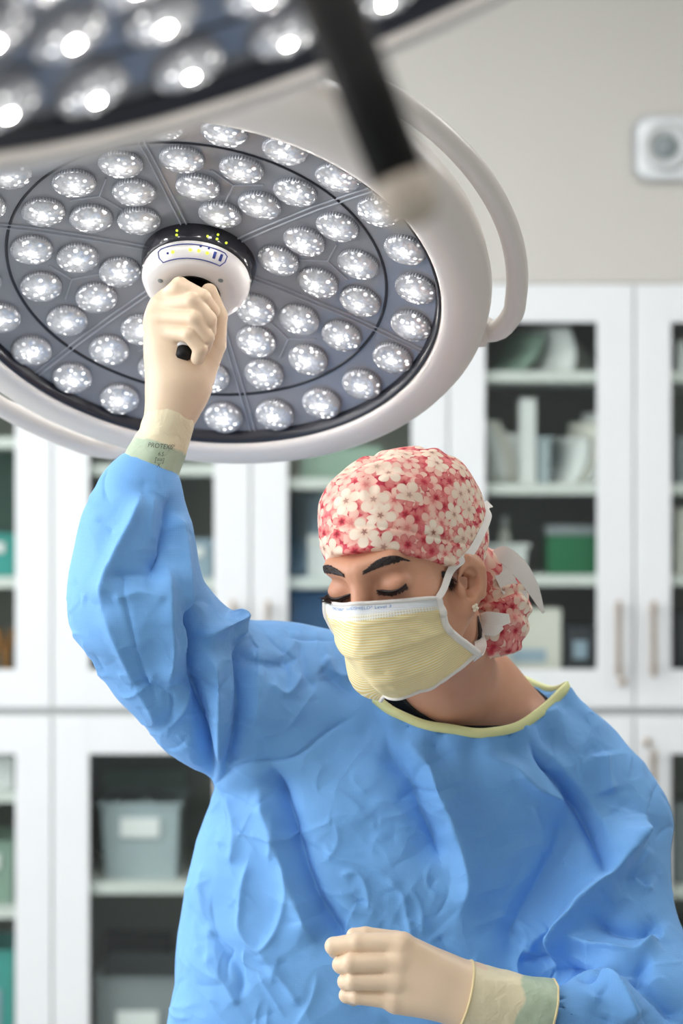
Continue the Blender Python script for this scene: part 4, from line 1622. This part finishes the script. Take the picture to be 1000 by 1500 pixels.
# --- wisps of hair at the temple and nape
parts = []
A0 = [P(652 + 16 * rng.random(), 836 + 8 * rng.random(), 2.09) for _ in range(70)]
A0 = snap(body_f, A0, .0006)
B0 = snap(body_f, A0 + np.array([.010, .012, -.016]) + rng.normal(0, .002, A0.shape), .0008)
for a, b in zip(A0, B0):
    parts.append(tube([a, (a + b) / 2 + np.array([.001, -.001, 0]), b], [.0005, .0004, .0001], 4))
V, F = merge(parts)
pp('hair', V, F, M['hair'])
parts = []
A0 = snap(body_f, [P(688 + 14 * rng.random(), 902 + 14 * rng.random(), 2.19) for _ in range(60)], .0012)
B0 = snap(body_f, A0 + np.array([.006, .004, -.034]) + rng.normal(0, .004, A0.shape), .002)
for a, b in zip(A0, B0):
    parts.append(tube([a, (a + b) / 2 + np.array([.003, -.001, 0]), b], [.0005, .0004, .0001], 4))
V, F = merge(parts)
pp('hair', V, F, M['hair'])

# --- earring: four-petal stud
ec = snap(lambda Q: ear_local(w2h(Q)), h2w([EAR_C + np.array([.018, .012, -.026])]), .0012)[0]
g = nm(grad(body_f, ec[None])[0])
ax = nm(np.cross(g, [0, 0, 1]))
ay = np.cross(ax, g)
parts = []
for k in range(4):
    c = ec + .0026 * (math.cos(k * math.pi / 2 + .3) * ax + math.sin(k * math.pi / 2 + .3) * ay)
    parts.append(tube([c - g * .0012, c, c + g * .0010, c + g * .0016], [.0018, .0023, .0020, .0008], 10))
parts.append(tube([ec - g * .002, ec + g * .0022], .0012, 8))
V, F = merge(parts)
pp('earring', V, F, M['stone'])


# --- gloved hands
def glove_hand(name, label, palm, fingers, lo, hi, forearm, k=.0055):
    def f(Q):
        d = None
        for pts, kk in palm:
            e = s_chain(Q, pts, .01)
            d = e if d is None else smin(d, e, kk)
        g = None
        for pts in fingers:                     # fingers touch but do not melt together
            e = s_chain(Q, pts, .002)
            g = e if g is None else smin(g, e, .0011)
        return smin(d, g, k)
    V, F = surf(f, lo, hi, .0019)
    return f, V, F


def FJ(rows, d0):
    return [(P(a, b, d0 + c), r) for a, b, c, r in rows]


DR = 2.222
r_f = [
    FJ([(246, 437, .006, .0115), (263, 419, -.026, .0100), (296, 436, -.031, .0094), (311, 456, -.014, .0082)], DR),
    FJ([(236, 450, .000, .0115), (282, 441, -.037, .0098), (305, 468, -.032, .0092), (306, 486, -.012, .0082)], DR),
    FJ([(229, 464, -.003, .0112), (285, 466, -.039, .0094), (302, 494, -.031, .0088), (300, 507, -.012, .0080)], DR),
    FJ([(230, 482, -.002, .0105), (277, 490, -.035, .0086), (293, 511, -.033, .0080), (289, 525, -.026, .0074)], DR),
    FJ([(292, 545, .012, .0180), (312, 505, .012, .0145), (318, 463, .002, .0115), (306, 427, -.010, .0092)], DR),
]
r_palm = [
    (FJ([(262, 562, .010, .0285), (252, 520, .008, .0270), (248, 470, .006, .0200)], DR), .02),
    (FJ([(262, 555, .010, .0280), (245, 445, .008, .0140)], DR), .014),
    (FJ([(262, 555, .010, .0280), (236, 455, .003, .0145)], DR), .014),
    (FJ([(258, 555, .008, .0270), (232, 478, .002, .0150)], DR), .014),
    (FJ([(268, 560, .012, .0280), (300, 520, .012, .0160)], DR), .014),
    (FJ([(262, 562, .010, .0290), (252, 600, .008, .0270), (245, 620, .006, .0268)], DR), .02),
]
rf, V, F = glove_hand('glove', '', r_palm, r_f, P(195, 640, 2.12), P(345, 395, 2.12) + np.array([0, .2, 0]), None)
gl = pp('glove', V, F, M['glove'])
tag(gl, 'gloved right hand closed round the lamp handle')


def cuff(path, radii, nrm, name, bead_r=.0022, n=72, fold=.0012, seed=0.0):
    """open latex sleeve swept along the forearm, slightly creased"""
    c = catmull(path, 10)
    m = len(c)
    r = np.interp(np.linspace(0, 1, m), np.linspace(0, 1, len(radii)), radii)
    T = nm(c[-1] - c[0])
    u = nm(np.array(nrm) - T * (np.array(nrm) @ T))
    w = np.cross(T, u)
    V, UV = [], []
    for i in range(m):
        for k in range(n):
            a = 2 * math.pi * k / n
            V.append(c[i] + r[i] * (math.cos(a) * u + math.sin(a) * w))
            UV.append((i / (m - 1), k / n))
    V = np.array(V)
    cen = np.repeat(c, n, 0)
    dr = nm_rows(V - cen)
    t = np.repeat(np.linspace(0, 1, m), n)
    wob = fold * (vnoise(V * 55 + seed) + .6 * vnoise(V * 120 + seed)) * (.4 + t)
    V = V + dr * wob[:, None]
    F = [(i * n + k, i * n + (k + 1) % n, (i + 1) * n + (k + 1) % n, (i + 1) * n + k) for i in range(m - 1) for k in range(n)]
    return V, F, np.array(UV), V[-n:]


V, F, UV, rim_ = cuff([P(258, 572, DR + .009), P(250, 606, DR + .007), P(240, 640, DR + .006), P(227, 668, DR + .005), P(212, 699, DR + .004)],
                      [.0296, .0292, .0290, .0315, .0350], (0, -1, 0), 'glove_cuff')
ck = pp('glove_cuff', V, F, M['cuff'], gl, uv=UV)
pp('cuff_bead', *tube(rim_, .0013, 8, closed=True), M['bead'], gl)


def cuff_print(lines, org, xd, yd, f, m, par, name):
    parts = []
    for body, size, dy in lines:
        V, F = text_mesh(body, size)
        parts.append((V + np.array([0, dy, 0]), F))
    V, F = merge(parts)
    W_ = org + V[:, :1] * xd + V[:, 1:2] * yd
    W_ = f(W_)
    return pp(name, W_, F, m, par)


_ca, _cb = P(240, 640, DR + .006), P(212, 699, DR + .004)


def on_cuff(W_):
    T = nm(_cb - _ca)
    h = (W_ - _ca) @ T
    ax_ = _ca + h[:, None] * T
    r = np.interp(h / np.linalg.norm(_cb - _ca), [0, .5, 1], [.0290, .0315, .0350]) + .0016
    return ax_ + nm_rows(W_ - ax_) * r[:, None]


xd = nm(np.array([1, 0, -.16]))
yd = nm(np.array([.16, .1, 1]))
cuff_print([('PROTEXIS*', .0078, .009), ('6.5', .0064, .0005), ('[==]', .0072, -.0065), ('X', .0072, -.0125)], P(237, 666, 2.19), xd, yd, on_cuff, M['printgrey'], gl, 'cuff_print')

DL = 2.105
l_f = [
    FJ([(588, 1383, .000, .0122), (524, 1381, .004, .0106), (489, 1386, .013, .0096), (492, 1392, .032, .0086), (520, 1396, .042, .0080)], DL),
    FJ([(586, 1408, -.004, .0120), (514, 1411, -.002, .0102), (500, 1413, .010, .0096), (506, 1417, .034, .0084)], DL),
    FJ([(583, 1436, -.003, .0115), (518, 1437, .000, .0098), (507, 1438, .011, .0092), (514, 1442, .032, .0082)], DL),
    FJ([(578, 1464, .002, .0108), (524, 1459, .007, .0090), (508, 1458, .015, .0084), (518, 1463, .032, .0078)], DL),
    FJ([(640, 1412, .026, .0160), (580, 1380, .026, .0120), (535, 1371, .028, .0098), (518, 1370, .028, .0080)], DL),
]
l_palm = [
    (FJ([(588, 1424, .006, .0160), (640, 1440, .010, .0240), (690, 1460, .012, .0290)], DL), .02),
    (FJ([(590, 1386, .002, .0140), (690, 1456, .012, .0280)], DL), .014),
    (FJ([(588, 1408, .000, .0145), (690, 1458, .012, .0280)], DL), .014),
    (FJ([(585, 1436, .001, .0142), (690, 1460, .012, .0280)], DL), .014),
    (FJ([(580, 1468, .004, .0130), (690, 1464, .012, .0270)], DL), .014),
    (FJ([(690, 1460, .012, .0280), (745, 1476, .014, .0265)], DL), .014),
]
lf, V, F = glove_hand('glove', '', l_palm, l_f, P(470, 1560, 2.03), P(770, 1350, 2.03) + np.array([0, .2, 0]), None)
gl2 = pp('glove', V, F, M['glove'])
tag(gl2, 'gloved left hand resting in front of the waist')
V, F, UV, rim_ = cuff([P(679, 1457, DL + .011), P(700, 1463, DL + .012), P(735, 1472, DL + .014), P(770, 1480, DL + .016), P(800, 1487, DL + .02)],
                      [.0362, .0360, .0360, .0368, .0385], (0, -1, 0), 'glove_cuff', seed=3.0)
pp('glove_cuff', V, F, M['cuff'], gl2, uv=UV)
pp('cuff_bead', *tube(rim_, .0013, 8, closed=True), M['bead'], gl2)
pp('cuff_bead', *tube(V[:72], .0014, 8, closed=True), M['bead'], gl2)

# --- gown
zz = lambda y, d=2.38: CAMZ - (y - 750) / FPX * d
xx_ = lambda x, d=2.38: (x - 500) / FPX * d
TZ = np.array([.40, .70, zz(1500), zz(1400), zz(1300), zz(1230), zz(1165), zz(1110), zz(1060)])
TL = np.array([-.25, -.235, xx_(246), xx_(256), xx_(271), xx_(287), xx_(312), xx_(370), xx_(450)])
TR = np.array([.38, .35, xx_(880), xx_(880), xx_(885), xx_(885), xx_(885), xx_(880), xx_(840)])
TY = np.array([2.38, 2.38, 2.385, 2.385, 2.385, 2.385, 2.385, 2.385, 2.385])
TB = np.array([.19, .17, .142, .138, .136, .136, .134, .128, .112])

# neckline loop
LOOP = np.array([P(552, 1020, 2.29), P(580, 1043, 2.270), P(620, 1062, 2.260), P(668, 1072, 2.257), P(715, 1076, 2.262), P(760, 1062, 2.282),
                 P(795, 1034, 2.315), P(821, 1008, 2.348), P(800, 1016, 2.40), P(760, 1000, 2.44), P(715, 984, 2.462), P(640, 976, 2.462), P(575, 985, 2.42), P(548, 1004, 2.35)])
LOOPC = catmull(LOOP, 10, closed=True)
LCN = LOOPC.mean(0)
_la = np.arctan2(LOOPC[:, 1] - LCN[1], LOOPC[:, 0] - LCN[0])
_o = np.argsort(_la)
_la, _lr, _lz = _la[_o], np.hypot(LOOPC[_o, 0] - LCN[0], LOOPC[_o, 1] - LCN[1]), LOOPC[_o, 2]
_la = np.concatenate([_la - 2 * np.pi, _la, _la + 2 * np.pi])
_lr, _lz = np.tile(_lr, 3), np.tile(_lz, 3)
# --- black shirt under the gown
def shirt_f(Q):
    pl = (Q - P(680, 1048, 2.285)) @ nm(np.array([0.30, -.45, .85]))
    dx, dy = Q[:, 0] - LCN[0], Q[:, 1] - LCN[1]
    keep = np.hypot(dx, dy) - (np.interp(np.arctan2(dy, dx), _la, _lr) - .003)
    return smax(smax(trunk_f(Q) - .0035, pl, .003), keep, .002)


V, F = surf(shirt_f, (-.2, 2.15, 1.10), (.46, 2.56, 1.42), .003)
pp('black_undershirt', V, F, M['shirt'])
loop_caps = [(p, .007) for p in LOOP] + [(LOOP[0], .007)]
BIB = [(LOOP[i], P(px, py, dd)) for i, (px, py, dd) in {0: (520, 1090, 2.30), 1: (560, 1110, 2.285), 2: (610, 1125, 2.278), 3: (665, 1130, 2.275), 4: (720, 1130, 2.278), 5: (775, 1120, 2.29), 6: (830, 1100, 2.315), 7: (850, 1070, 2.345)}.items()]
ARM_R = [(P(222, 678, 2.227), .020), (P(212, 700, 2.226), .0255), (P(204, 724, 2.226), .037), (P(199, 760, 2.225), .050), (P(198, 830, 2.225), .0605), (P(200, 888, 2.225), .068), (P(250, 955, 2.268), .073), (P(325, 1020, 2.32), .084), (P(420, 1060, 2.365), .095)]
ARM_L = [(P(842, 1130, 2.385), .063), (P(892, 1205, 2.370), .067), (P(890, 1290, 2.342), .066), (P(908, 1390, 2.30), .068), (P(955, 1490, 2.235), .078), (P(885, 1494, 2.168), .054), (P(832, 1491, 2.140), .033), (P(805, 1488, 2.128), .024), (P(775, 1482, 2.121), .020)]


def gown_f(Q):
    z = Q[:, 2]
    l, r = np.interp(z, TZ, TL), np.interp(z, TZ, TR)
    cx, a = (l + r) / 2, (r - l) / 2
    cy, b = np.interp(z, TZ, TY), np.interp(z, TZ, TB)
    n_ = (np.abs((Q[:, 0] - cx) / a) ** 2.4 + np.abs((Q[:, 1] - cy) / b) ** 2.4) ** (1 / 2.4)
    d = (n_ - 1) * np.minimum(a, b) * .9
    d = smax(d, z - zz(1075), .05)
    d = smax(d, .45 - z, .01)
    d = smin(d, s_cone(Q, P(720, 1050, 2.375), P(828, 1128, 2.385), .070, .068), .05)
    d = smin(d, s_cone(Q, P(660, 1045, 2.375), P(430, 1040, 2.375), .070, .090), .05)
    d = smin(d, s_cone(Q, P(385, 985, 2.36), P(500, 1010, 2.365), .046, .050), .05)
    d = smin(d, s_chain(Q, ARM_R, .03), .045)
    d = smin(d, smin(s_chain(Q, ARM_L[:6], .03), s_chain(Q, ARM_L[5:], .012), .012), .03)
    bib = s_chain(Q, loop_caps)
    for a_, b_ in BIB:
        bib = smin(bib, s_cone(Q, a_, b_, .008, .020), .02)
    d = smin(d, bib, .03)
    # neck opening
    dx, dy = Q[:, 0] - LCN[0], Q[:, 1] - LCN[1]
    an = np.arctan2(dy, dx)
    rr, lz = np.interp(an, _la, _lr), np.interp(an, _la, _lz)
    hy = np.hypot(dx, dy)
    d = smax(d, -np.maximum(hy - (rr + .035 * np.clip((Q[:, 0] - .045) / .05, 0, 1)), lz + .003 - z), .004)
    hole = hy - (rr - .001) + np.maximum(0, lz - .004 - z) * .55
    d = smax(d, -np.maximum(hole, (1.20 - z)), .006)
    # open the sleeves at the cuffs
    for (p, q, rad) in ((ARM_R[0][0], ARM_R[1][0], .019), (ARM_L[-1][0], ARM_L[-2][0], .020)):
        ax_ = nm(p - q)
        d = smax(d, -np.maximum(.004 - (Q - p) @ ax_, np.linalg.norm(Q - p, axis=1) - .05), .004)
        d = smax(d, -s_cone(Q, p + ax_ * .05, p - ax_ * .03, rad, rad), .004)
    return d


V, F = surf(gown_f, (-.42, 1.98, .44), (.52, 2.62, 1.68), .0075, polish=2, lip=2.2)


def refine(V, F, sel):
    """split the chosen quads in four; returns the fixed rim of the refined patch too"""
    A, Bk = F[sel], F[~sel]
    e = np.concatenate([A[:, [k, (k + 1) % 4]] for k in range(4)])
    e.sort(1)
    key = e[:, 0].astype(np.int64) * len(V) + e[:, 1]
    u, inv = np.unique(key, return_inverse=True)
    ue = np.stack([u // len(V), u % len(V)], 1)
    mid = V[ue].mean(1)
    cen = V[A].mean(1)
    n0, n1 = len(V), len(V) + len(mid)
    m = (inv + n0).reshape(4, -1).T
    c = np.arange(len(A)) + n1
    q = np.concatenate([np.stack([A[:, k], m[:, k], c, m[:, k - 1]], 1) for k in range(4)])
    V2 = np.concatenate([V, mid, cen])
    cnt = np.bincount(inv, minlength=len(u))
    onrim = np.zeros(len(V2), bool)
    onrim[n0:n1] = cnt < 2
    inb = np.zeros(len(V), bool)
    inb[Bk.ravel()] = True
    ina = np.zeros(len(V), bool)
    ina[A.ravel()] = True
    onrim[:n0] = inb                       # anything touching the coarse part stays put
    return V2, np.concatenate([q, Bk]), onrim, len(q)


def fsel(V, F):
    n = vnormals(V, F)[F].mean(1)
    c = V[F].mean(1)
    return (n[:, 1] < .45) & (c[:, 2] > .955) & ~((c[:, 1] > 2.42) & (c[:, 2] < 1.36))


def lap_free(V, E, fix, w, it):
    for _ in range(it):
        W_ = lap(V, E, w, 1)
        W_[fix] = V[fix]
        V = W_
    return V


V, F, FIX, nf = refine(V, F, fsel(V, F))
E_ = edges_of(F)
V = lap_free(V, E_, FIX, .5, 3)
sel2 = np.zeros(len(F), bool)
sel2[:nf] = True
V, F, FIX, nf = refine(V, F, sel2)
E_ = edges_of(F)
V = lap_free(V, E_, FIX, .5, 3)
NRM = nm_rows(lap(vnormals(V, F), E_, .5, 8))

# draped folds: polylines on the cloth (picture column, row), height, width left/right of the line (mm)
FOLDS = [
    # torso
    ([(398, 1120), (412, 1165), (436, 1244), (461, 1310), (494, 1362), (520, 1400)], -.016, 16, 10),
    ([(376, 1150), (392, 1200), (412, 1262), (436, 1325), (462, 1385)], .010, 16, 14),
    ([(551, 1025), (562, 1065), (576, 1105), (606, 1160), (634, 1222), (650, 1275)], -.014, 20, 12),
    ([(581, 1046), (610, 1095), (642, 1160), (668, 1232), (681, 1290), (668, 1345)], .013, 14, 20),
    ([(683, 1082), (720, 1108), (758, 1132), (800, 1160), (836, 1182)], .009, 9, 14),
    ([(767, 1074), (800, 1120), (826, 1155), (850, 1190), (872, 1240), (890, 1290), (895, 1303)], -.013, 6, 8),
    ([(790, 1085), (830, 1135), (866, 1180), (890, 1230), (902, 1275)], .007, 8, 12),
    ([(836, 1184), (820, 1240), (790, 1300), (760, 1352), (742, 1400)], -.009, 18, 22),
    ([(943, 1192), (928, 1230), (912, 1266), (894, 1302), (868, 1340), (842, 1372), (815, 1415)], .024, 26, 6),
    ([(880, 1100), (884, 1130), (893, 1165)], .008, 10, 8),
    ([(925, 1205), (905, 1260), (880, 1310), (850, 1352)], .006, 30, 10),
    ([(894, 1303), (925, 1285), (952, 1300)], -.007, 8, 8),
    ([(952, 1240), (930, 1285), (958, 1305)], .006, 6, 8),
    ([(860, 1345), (900, 1360), (945, 1362), (968, 1350)], -.010, 8, 8),
    ([(842, 1372), (880, 1392), (930, 1398), (965, 1372)], .010, 9, 9),
    ([(815, 1420), (860, 1425), (910, 1412), (960, 1405)], -.013, 9, 8),
    ([(870, 1420), (900, 1445), (930, 1500)], .011, 10, 10),
    ([(925, 1410), (960, 1450), (1000, 1500)], -.010, 10, 10),
    ([(800, 1440), (840, 1448), (880, 1470)], .008, 8, 8),
    ([(805, 1470), (850, 1480), (900, 1500)], -.007, 7, 7),
    ([(758, 1352), (770, 1375), (757, 1407), (757, 1440)], .006, 5, 7),
    ([(800, 1355), (782, 1372), (768, 1398)], .006, 6, 6),
    ([(758, 1407), (790, 1402), (822, 1398)], -.006, 5, 5),
    ([(466, 1240), (500, 1258), (545, 1272), (590, 1300)], .004, 6, 6),
    ([(494, 1285), (520, 1278), (536, 1300), (540, 1340)], .004, 6, 6),
    ([(560, 1290), (588, 1308), (596, 1345), (606, 1385)], .004, 4, 5),
    ([(600, 1300), (616, 1330), (618, 1372)], .003, 4, 4),
    ([(640, 1370), (655, 1392), (690, 1420)], -.005, 8, 8),
    # flank creases
    ([(330, 1160), (345, 1210), (338, 1270)], .005, 6, 7),
    ([(398, 1185), (402, 1225), (394, 1262)], .004, 4, 5),
    ([(365, 1255), (356, 1310), (352, 1362), (378, 1392), (400, 1372)], .005, 6, 6),
    ([(415, 1262), (420, 1310), (405, 1360), (386, 1392)], .004, 5, 5),
    ([(292, 1330), (312, 1372), (350, 1425), (352, 1470)], -.006, 6, 7),
    ([(300, 1395), (330, 1440), (350, 1475)], .005, 6, 6),
    ([(378, 1392), (410, 1430), (440, 1475)], .005, 6, 8),
    ([(300, 1262), (296, 1320), (310, 1380)], .005, 7, 7),
    # shoulder seam
    ([(300, 1163), (330, 1140), (370, 1117), (410, 1114), (440, 1104), (480, 1072), (530, 1042)], -.0035, 2.5, 2.5),
    # raised sleeve and armpit
    ([(284, 868), (288, 905), (294, 940), (288, 985), (296, 1050), (304, 1110), (309, 1155)], -.017, 9, 7),
    ([(302, 952), (312, 1010), (318, 1070), (322, 1130)], .010, 7, 12),
    ([(356, 925), (358, 990), (352, 1050), (338, 1110), (322, 1148)], -.014, 8, 10),
    ([(296, 936), (318, 922), (348, 916)], .010, 7, 6),
    ([(330, 900), (345, 915), (352, 940)], .009, 6, 6),
    ([(372, 940), (376, 1010), (372, 1070)], .007, 9, 14),
    ([(212, 712), (195, 760), (172, 815), (158, 850), (150, 890)], .009, 9, 12),
    ([(246, 716), (250, 760), (236, 812), (218, 850)], -.009, 9, 9),
    ([(226, 722), (220, 770), (228, 800)], .005, 6, 6),
    ([(258, 745), (264, 800), (268, 860), (280, 900)], .008, 8, 8),
    ([(240, 820), (244, 890), (250, 960), (246, 1010)], .008, 10, 10),
    ([(176, 826), (186, 890), (206, 972), (232, 1030)], -.003, 2.5, 2.5),
    ([(160, 848), (200, 842), (235, 850)], -.006, 8, 8),
    ([(165, 880), (205, 868), (240, 880)], .005, 8, 8),
    ([(185, 1000), (215, 1000), (246, 1016), (250, 1045), (240, 1075)], -.005, 6, 6),
    ([(238, 1072), (270, 1040), (285, 1010)], .006, 6, 6),
    ([(150, 890), (175, 950), (205, 1010), (240, 1072)], .006, 9, 9),
    # shoulder top
    ([(360, 965), (400, 975), (440, 960)], -.005, 6, 6),
    ([(390, 1000), (420, 1015), (445, 985)], .004, 5, 5),
    ([(440, 940), (448, 985), (462, 1010)], -.004, 5, 5),
    ([(478, 960), (490, 985), (510, 990), (522, 968)], .006, 6, 6),
    ([(470, 975), (500, 1005), (520, 1020)], -.007, 8, 6),
]


def seg_dist(XY, pts):
    """signed distance to a polyline (positive on its right when walking along it) and arc position 0..1"""
    pts = catmull(pts, 6)
    L = np.concatenate([[0], np.cumsum(np.linalg.norm(np.diff(pts, axis=0), axis=1))])
    best = np.full(len(XY), 1e9)
    sg = np.zeros(len(XY))
    ar = np.zeros(len(XY))
    for i in range(len(pts) - 1):
        a, b = pts[i], pts[i + 1]
        ab = b - a
        t = np.clip(((XY - a) @ ab) / (ab @ ab), 0, 1)
        q = XY - a - t[:, None] * ab
        dd = np.linalg.norm(q, axis=1)
        m = dd < best
        best[m] = dd[m]
        sg[m] = np.sign(ab[0] * q[m, 1] - ab[1] * q[m, 0])
        ar[m] = (L[i] + t[m] * (L[i + 1] - L[i])) / L[-1]
    return best, sg, ar


UVp = proj(V)
mm = FPX / V[:, 1] / 1000.0       # picture units per millimetre
front = np.clip((-NRM[:, 1] + .25) / .4, 0, 1)
front[(V[:, 1] > 2.40) & (V[:, 2] < 1.3)] = 0
H = np.zeros(len(V))
vis = np.where(front > 0)[0]
for pts, hgt, wl, wr in FOLDS:
    pts = np.asarray(pts, float)
    lo_, hi_ = pts.min(0) - 120, pts.max(0) + 120
    s_ = vis[((UVp[vis] > lo_) & (UVp[vis] < hi_)).all(1)]
    dd, sg, ar = seg_dist(UVp[s_], pts)
    dd = dd / mm[s_]
    w = np.where(sg > 0, wl, wr)
    end = np.clip(np.minimum(ar, 1 - ar) / .16, 0, 1)
    end = .12 + .88 * end * end * (3 - 2 * end)
    x = dd / w
    prof = np.exp(-(np.sqrt(x * x + .03) - .17) * 1.15)
    H[s_] += (1.9 if abs(hgt) > .0075 else 1.2) * hgt * prof * end
H *= front
# crumple: facets left by the packing folds
W3 = V * 9 + .55 * np.stack([vnoise(V * 14 + k * 7.1) for k in range(3)], 1)


def facets(Q, seed):
    i = np.floor(Q).astype(int)
    best = np.full(len(Q), 9.0)
    for a in (-1, 0, 1):
        for b in (-1, 0, 1):
            for c in (-1, 0, 1):
                j = i + np.array([a, b, c])
                h_ = (j[:, 0] * 73856093 ^ j[:, 1] * 19349663 ^ j[:, 2] * 83492791 ^ seed) & 0xffff
                p = j + np.stack([(h_ * 7919 % 1013) / 1013, (h_ * 104729 % 997) / 997, (h_ * 1299709 % 991) / 991], 1)
                best = np.minimum(best, np.linalg.norm(Q - p, axis=1))
    return best


fc_ = facets(W3, 5)
amp = np.clip(vnoise(V * 5 + 2) * 1.4 + .5, 0.1, 1)
H += amp * .010 * (fc_ - .5)
lim_ = np.full(len(V), 9.0)
for p_ in LOOPC[::2]:
    lim_ = np.minimum(lim_, ((V - p_) ** 2).sum(1))
lim_ = np.sqrt(lim_)
H *= np.clip((lim_ - .014) / .04, 0, 1)
for p_ in (ARM_R[0][0], ARM_R[1][0], ARM_L[-1][0], ARM_L[-2][0]):
    H *= np.clip((np.linalg.norm(V - p_, axis=1) - .038) / .03, 0, 1)
H[FIX] = 0
V = V + NRM * H[:, None]


# short sharp creases: a scatter of straight little ridges, as paper-like cloth takes them
N2 = nm_rows(lap(vnormals(V, F), E_, .5, 3))
UVp = proj(V)


def zone(u):
    """how crumpled the cloth is, by region of the gown"""
    w = np.full(len(u), .38)
    for cx_z, cy_z, rx, ry, k in ((370, 1380, 130, 200, 1.0), (550, 1320, 110, 110, 1.0), (420, 990, 110, 80, .9), (210, 860, 110, 150, .6), (270, 1030, 90, 110, .8),
                                  (790, 1390, 90, 60, .8), (900, 1430, 110, 80, .7), (920, 1280, 60, 100, .5)):
        w = np.maximum(w, k * np.exp(-(((u[:, 0] - cx_z) / rx) ** 2 + ((u[:, 1] - cy_z) / ry) ** 2)))
    return w


ok = np.where((N2[:, 1] < -.15) & ~FIX & (V[:, 2] > .97))[0]
wz = zone(UVp[ok])
pick = ok[rng.choice(len(ok), 320, replace=False, p=wz / wz.sum())]
H2 = np.zeros(len(V))
lims = np.full(len(V), 9.0)
for p_ in LOOPC[::2]:
    lims = np.minimum(lims, ((V - p_) ** 2).sum(1))
for p_ in (ARM_R[0][0], ARM_R[1][0], ARM_L[-1][0], ARM_L[-2][0]):
    lims = np.minimum(lims, np.maximum(((V - p_) ** 2).sum(1) - .001, 0))
lims = np.sqrt(lims)
for c_ in pick:
    n_ = N2[c_]
    L_ = rng.uniform(.012, .038)
    s_ = ok[np.abs(V[ok] - V[c_]).max(1) < L_ * 1.2 + .015]
    e1 = nm(np.cross(n_, [0, 1, 0.01]))
    e2 = np.cross(n_, e1)
    an_ = rng.normal(1.45, .55) if rng.random() < .7 else rng.uniform(0, 3.14)
    da, db = math.cos(an_) * e1 + math.sin(an_) * e2, -math.sin(an_) * e1 + math.cos(an_) * e2
    q = V[s_] - V[c_]
    a_ = q @ da / L_
    b_ = q @ db - rng.normal(0, .006) * a_ ** 2
    wl, wr = rng.uniform(.002, .005), rng.uniform(.004, .013)
    if rng.random() < .5:
        wl, wr = wr, wl
    x = np.abs(b_) / np.where(b_ > 0, wl, wr)
    e_ = np.clip(1 - np.abs(a_), 0, 1)
    H2[s_] += rng.choice([1, 1, -1]) * rng.uniform(.0009, .0026) * np.exp(-x * 1.1) * np.minimum(1, e_ * 2.2) * (L_ / .022) ** .5
H2 *= np.clip((lims - .01) / .02, 0, 1)
H2[FIX] = 0
V = V + N2 * H2[:, None]
V = lap_free(V, E_, FIX, .3, 1)
gown = pp('surgical_gown', V, F, M['gown'])
tag(gown, 'loose pale blue disposable gown')
# neck binding
def band(c, outv, wid, thick, name, m):
    n = len(c)
    V, F = [], []
    for i in range(n):
        T = nm(c[(i + 1) % n] - c[i - 1])
        o_ = nm(outv[i] - T * (outv[i] @ T))
        b_ = nm(np.cross(T, o_))
        if b_[2] < 0:
            b_ = -b_
        for x, y in ((-1, -1), (1, -1), (1.2, 0), (1, 1), (-1, 1)):
            V.append(c[i] + o_ * thick * x + b_ * wid / 2 * y)
    F = [(i * 5 + k, i * 5 + (k + 1) % 5, ((i + 1) % n) * 5 + (k + 1) % 5, ((i + 1) % n) * 5 + k) for i in range(n) for k in range(5)]
    return pp(name, V, F, m, gown)


outv = nm_rows((LOOPC - LCN) * np.array([1, 1, 0])) + np.array([0, 0, .35])
wob = np.stack([0 * LOOPC[:, 0], 0 * LOOPC[:, 0], .0004 * np.sin(np.arange(len(LOOPC)) * .5)], 1)
band(LOOPC + nm_rows(outv) * .0085 + np.array([0, 0, .0]) + wob, outv, .0105, .0026, 'neck_binding', M['trim'])

# --- trousers and clogs below the gown
M['scrub'] = grain(mat('scrub_cotton', (60, 92, 140), 0.8), 60, 0.08)
for sg in (-1, 1):
    x0 = .08 + sg * .09
    pp('trouser_leg', *tube([(x0, 2.38, .55), (x0 + sg * .005, 2.38, .30), (x0 + sg * .01, 2.39, .10), (x0 + sg * .01, 2.39, .06)], [.085, .075, .07, .072], 24), M['scrub'])
    V, F = tube(catmull([(x0 + sg * .01, 2.45, .042), (x0 + sg * .01, 2.40, .045), (x0 + sg * .015, 2.30, .042), (x0 + sg * .02, 2.22, .035), (x0 + sg * .02, 2.20, .032)], 4),
                [.030] + [.042] * 15 + [.018], 20)
    V[:, 2] = np.maximum(V[:, 2], .001)
    pp('clog', V, F, M['black'])
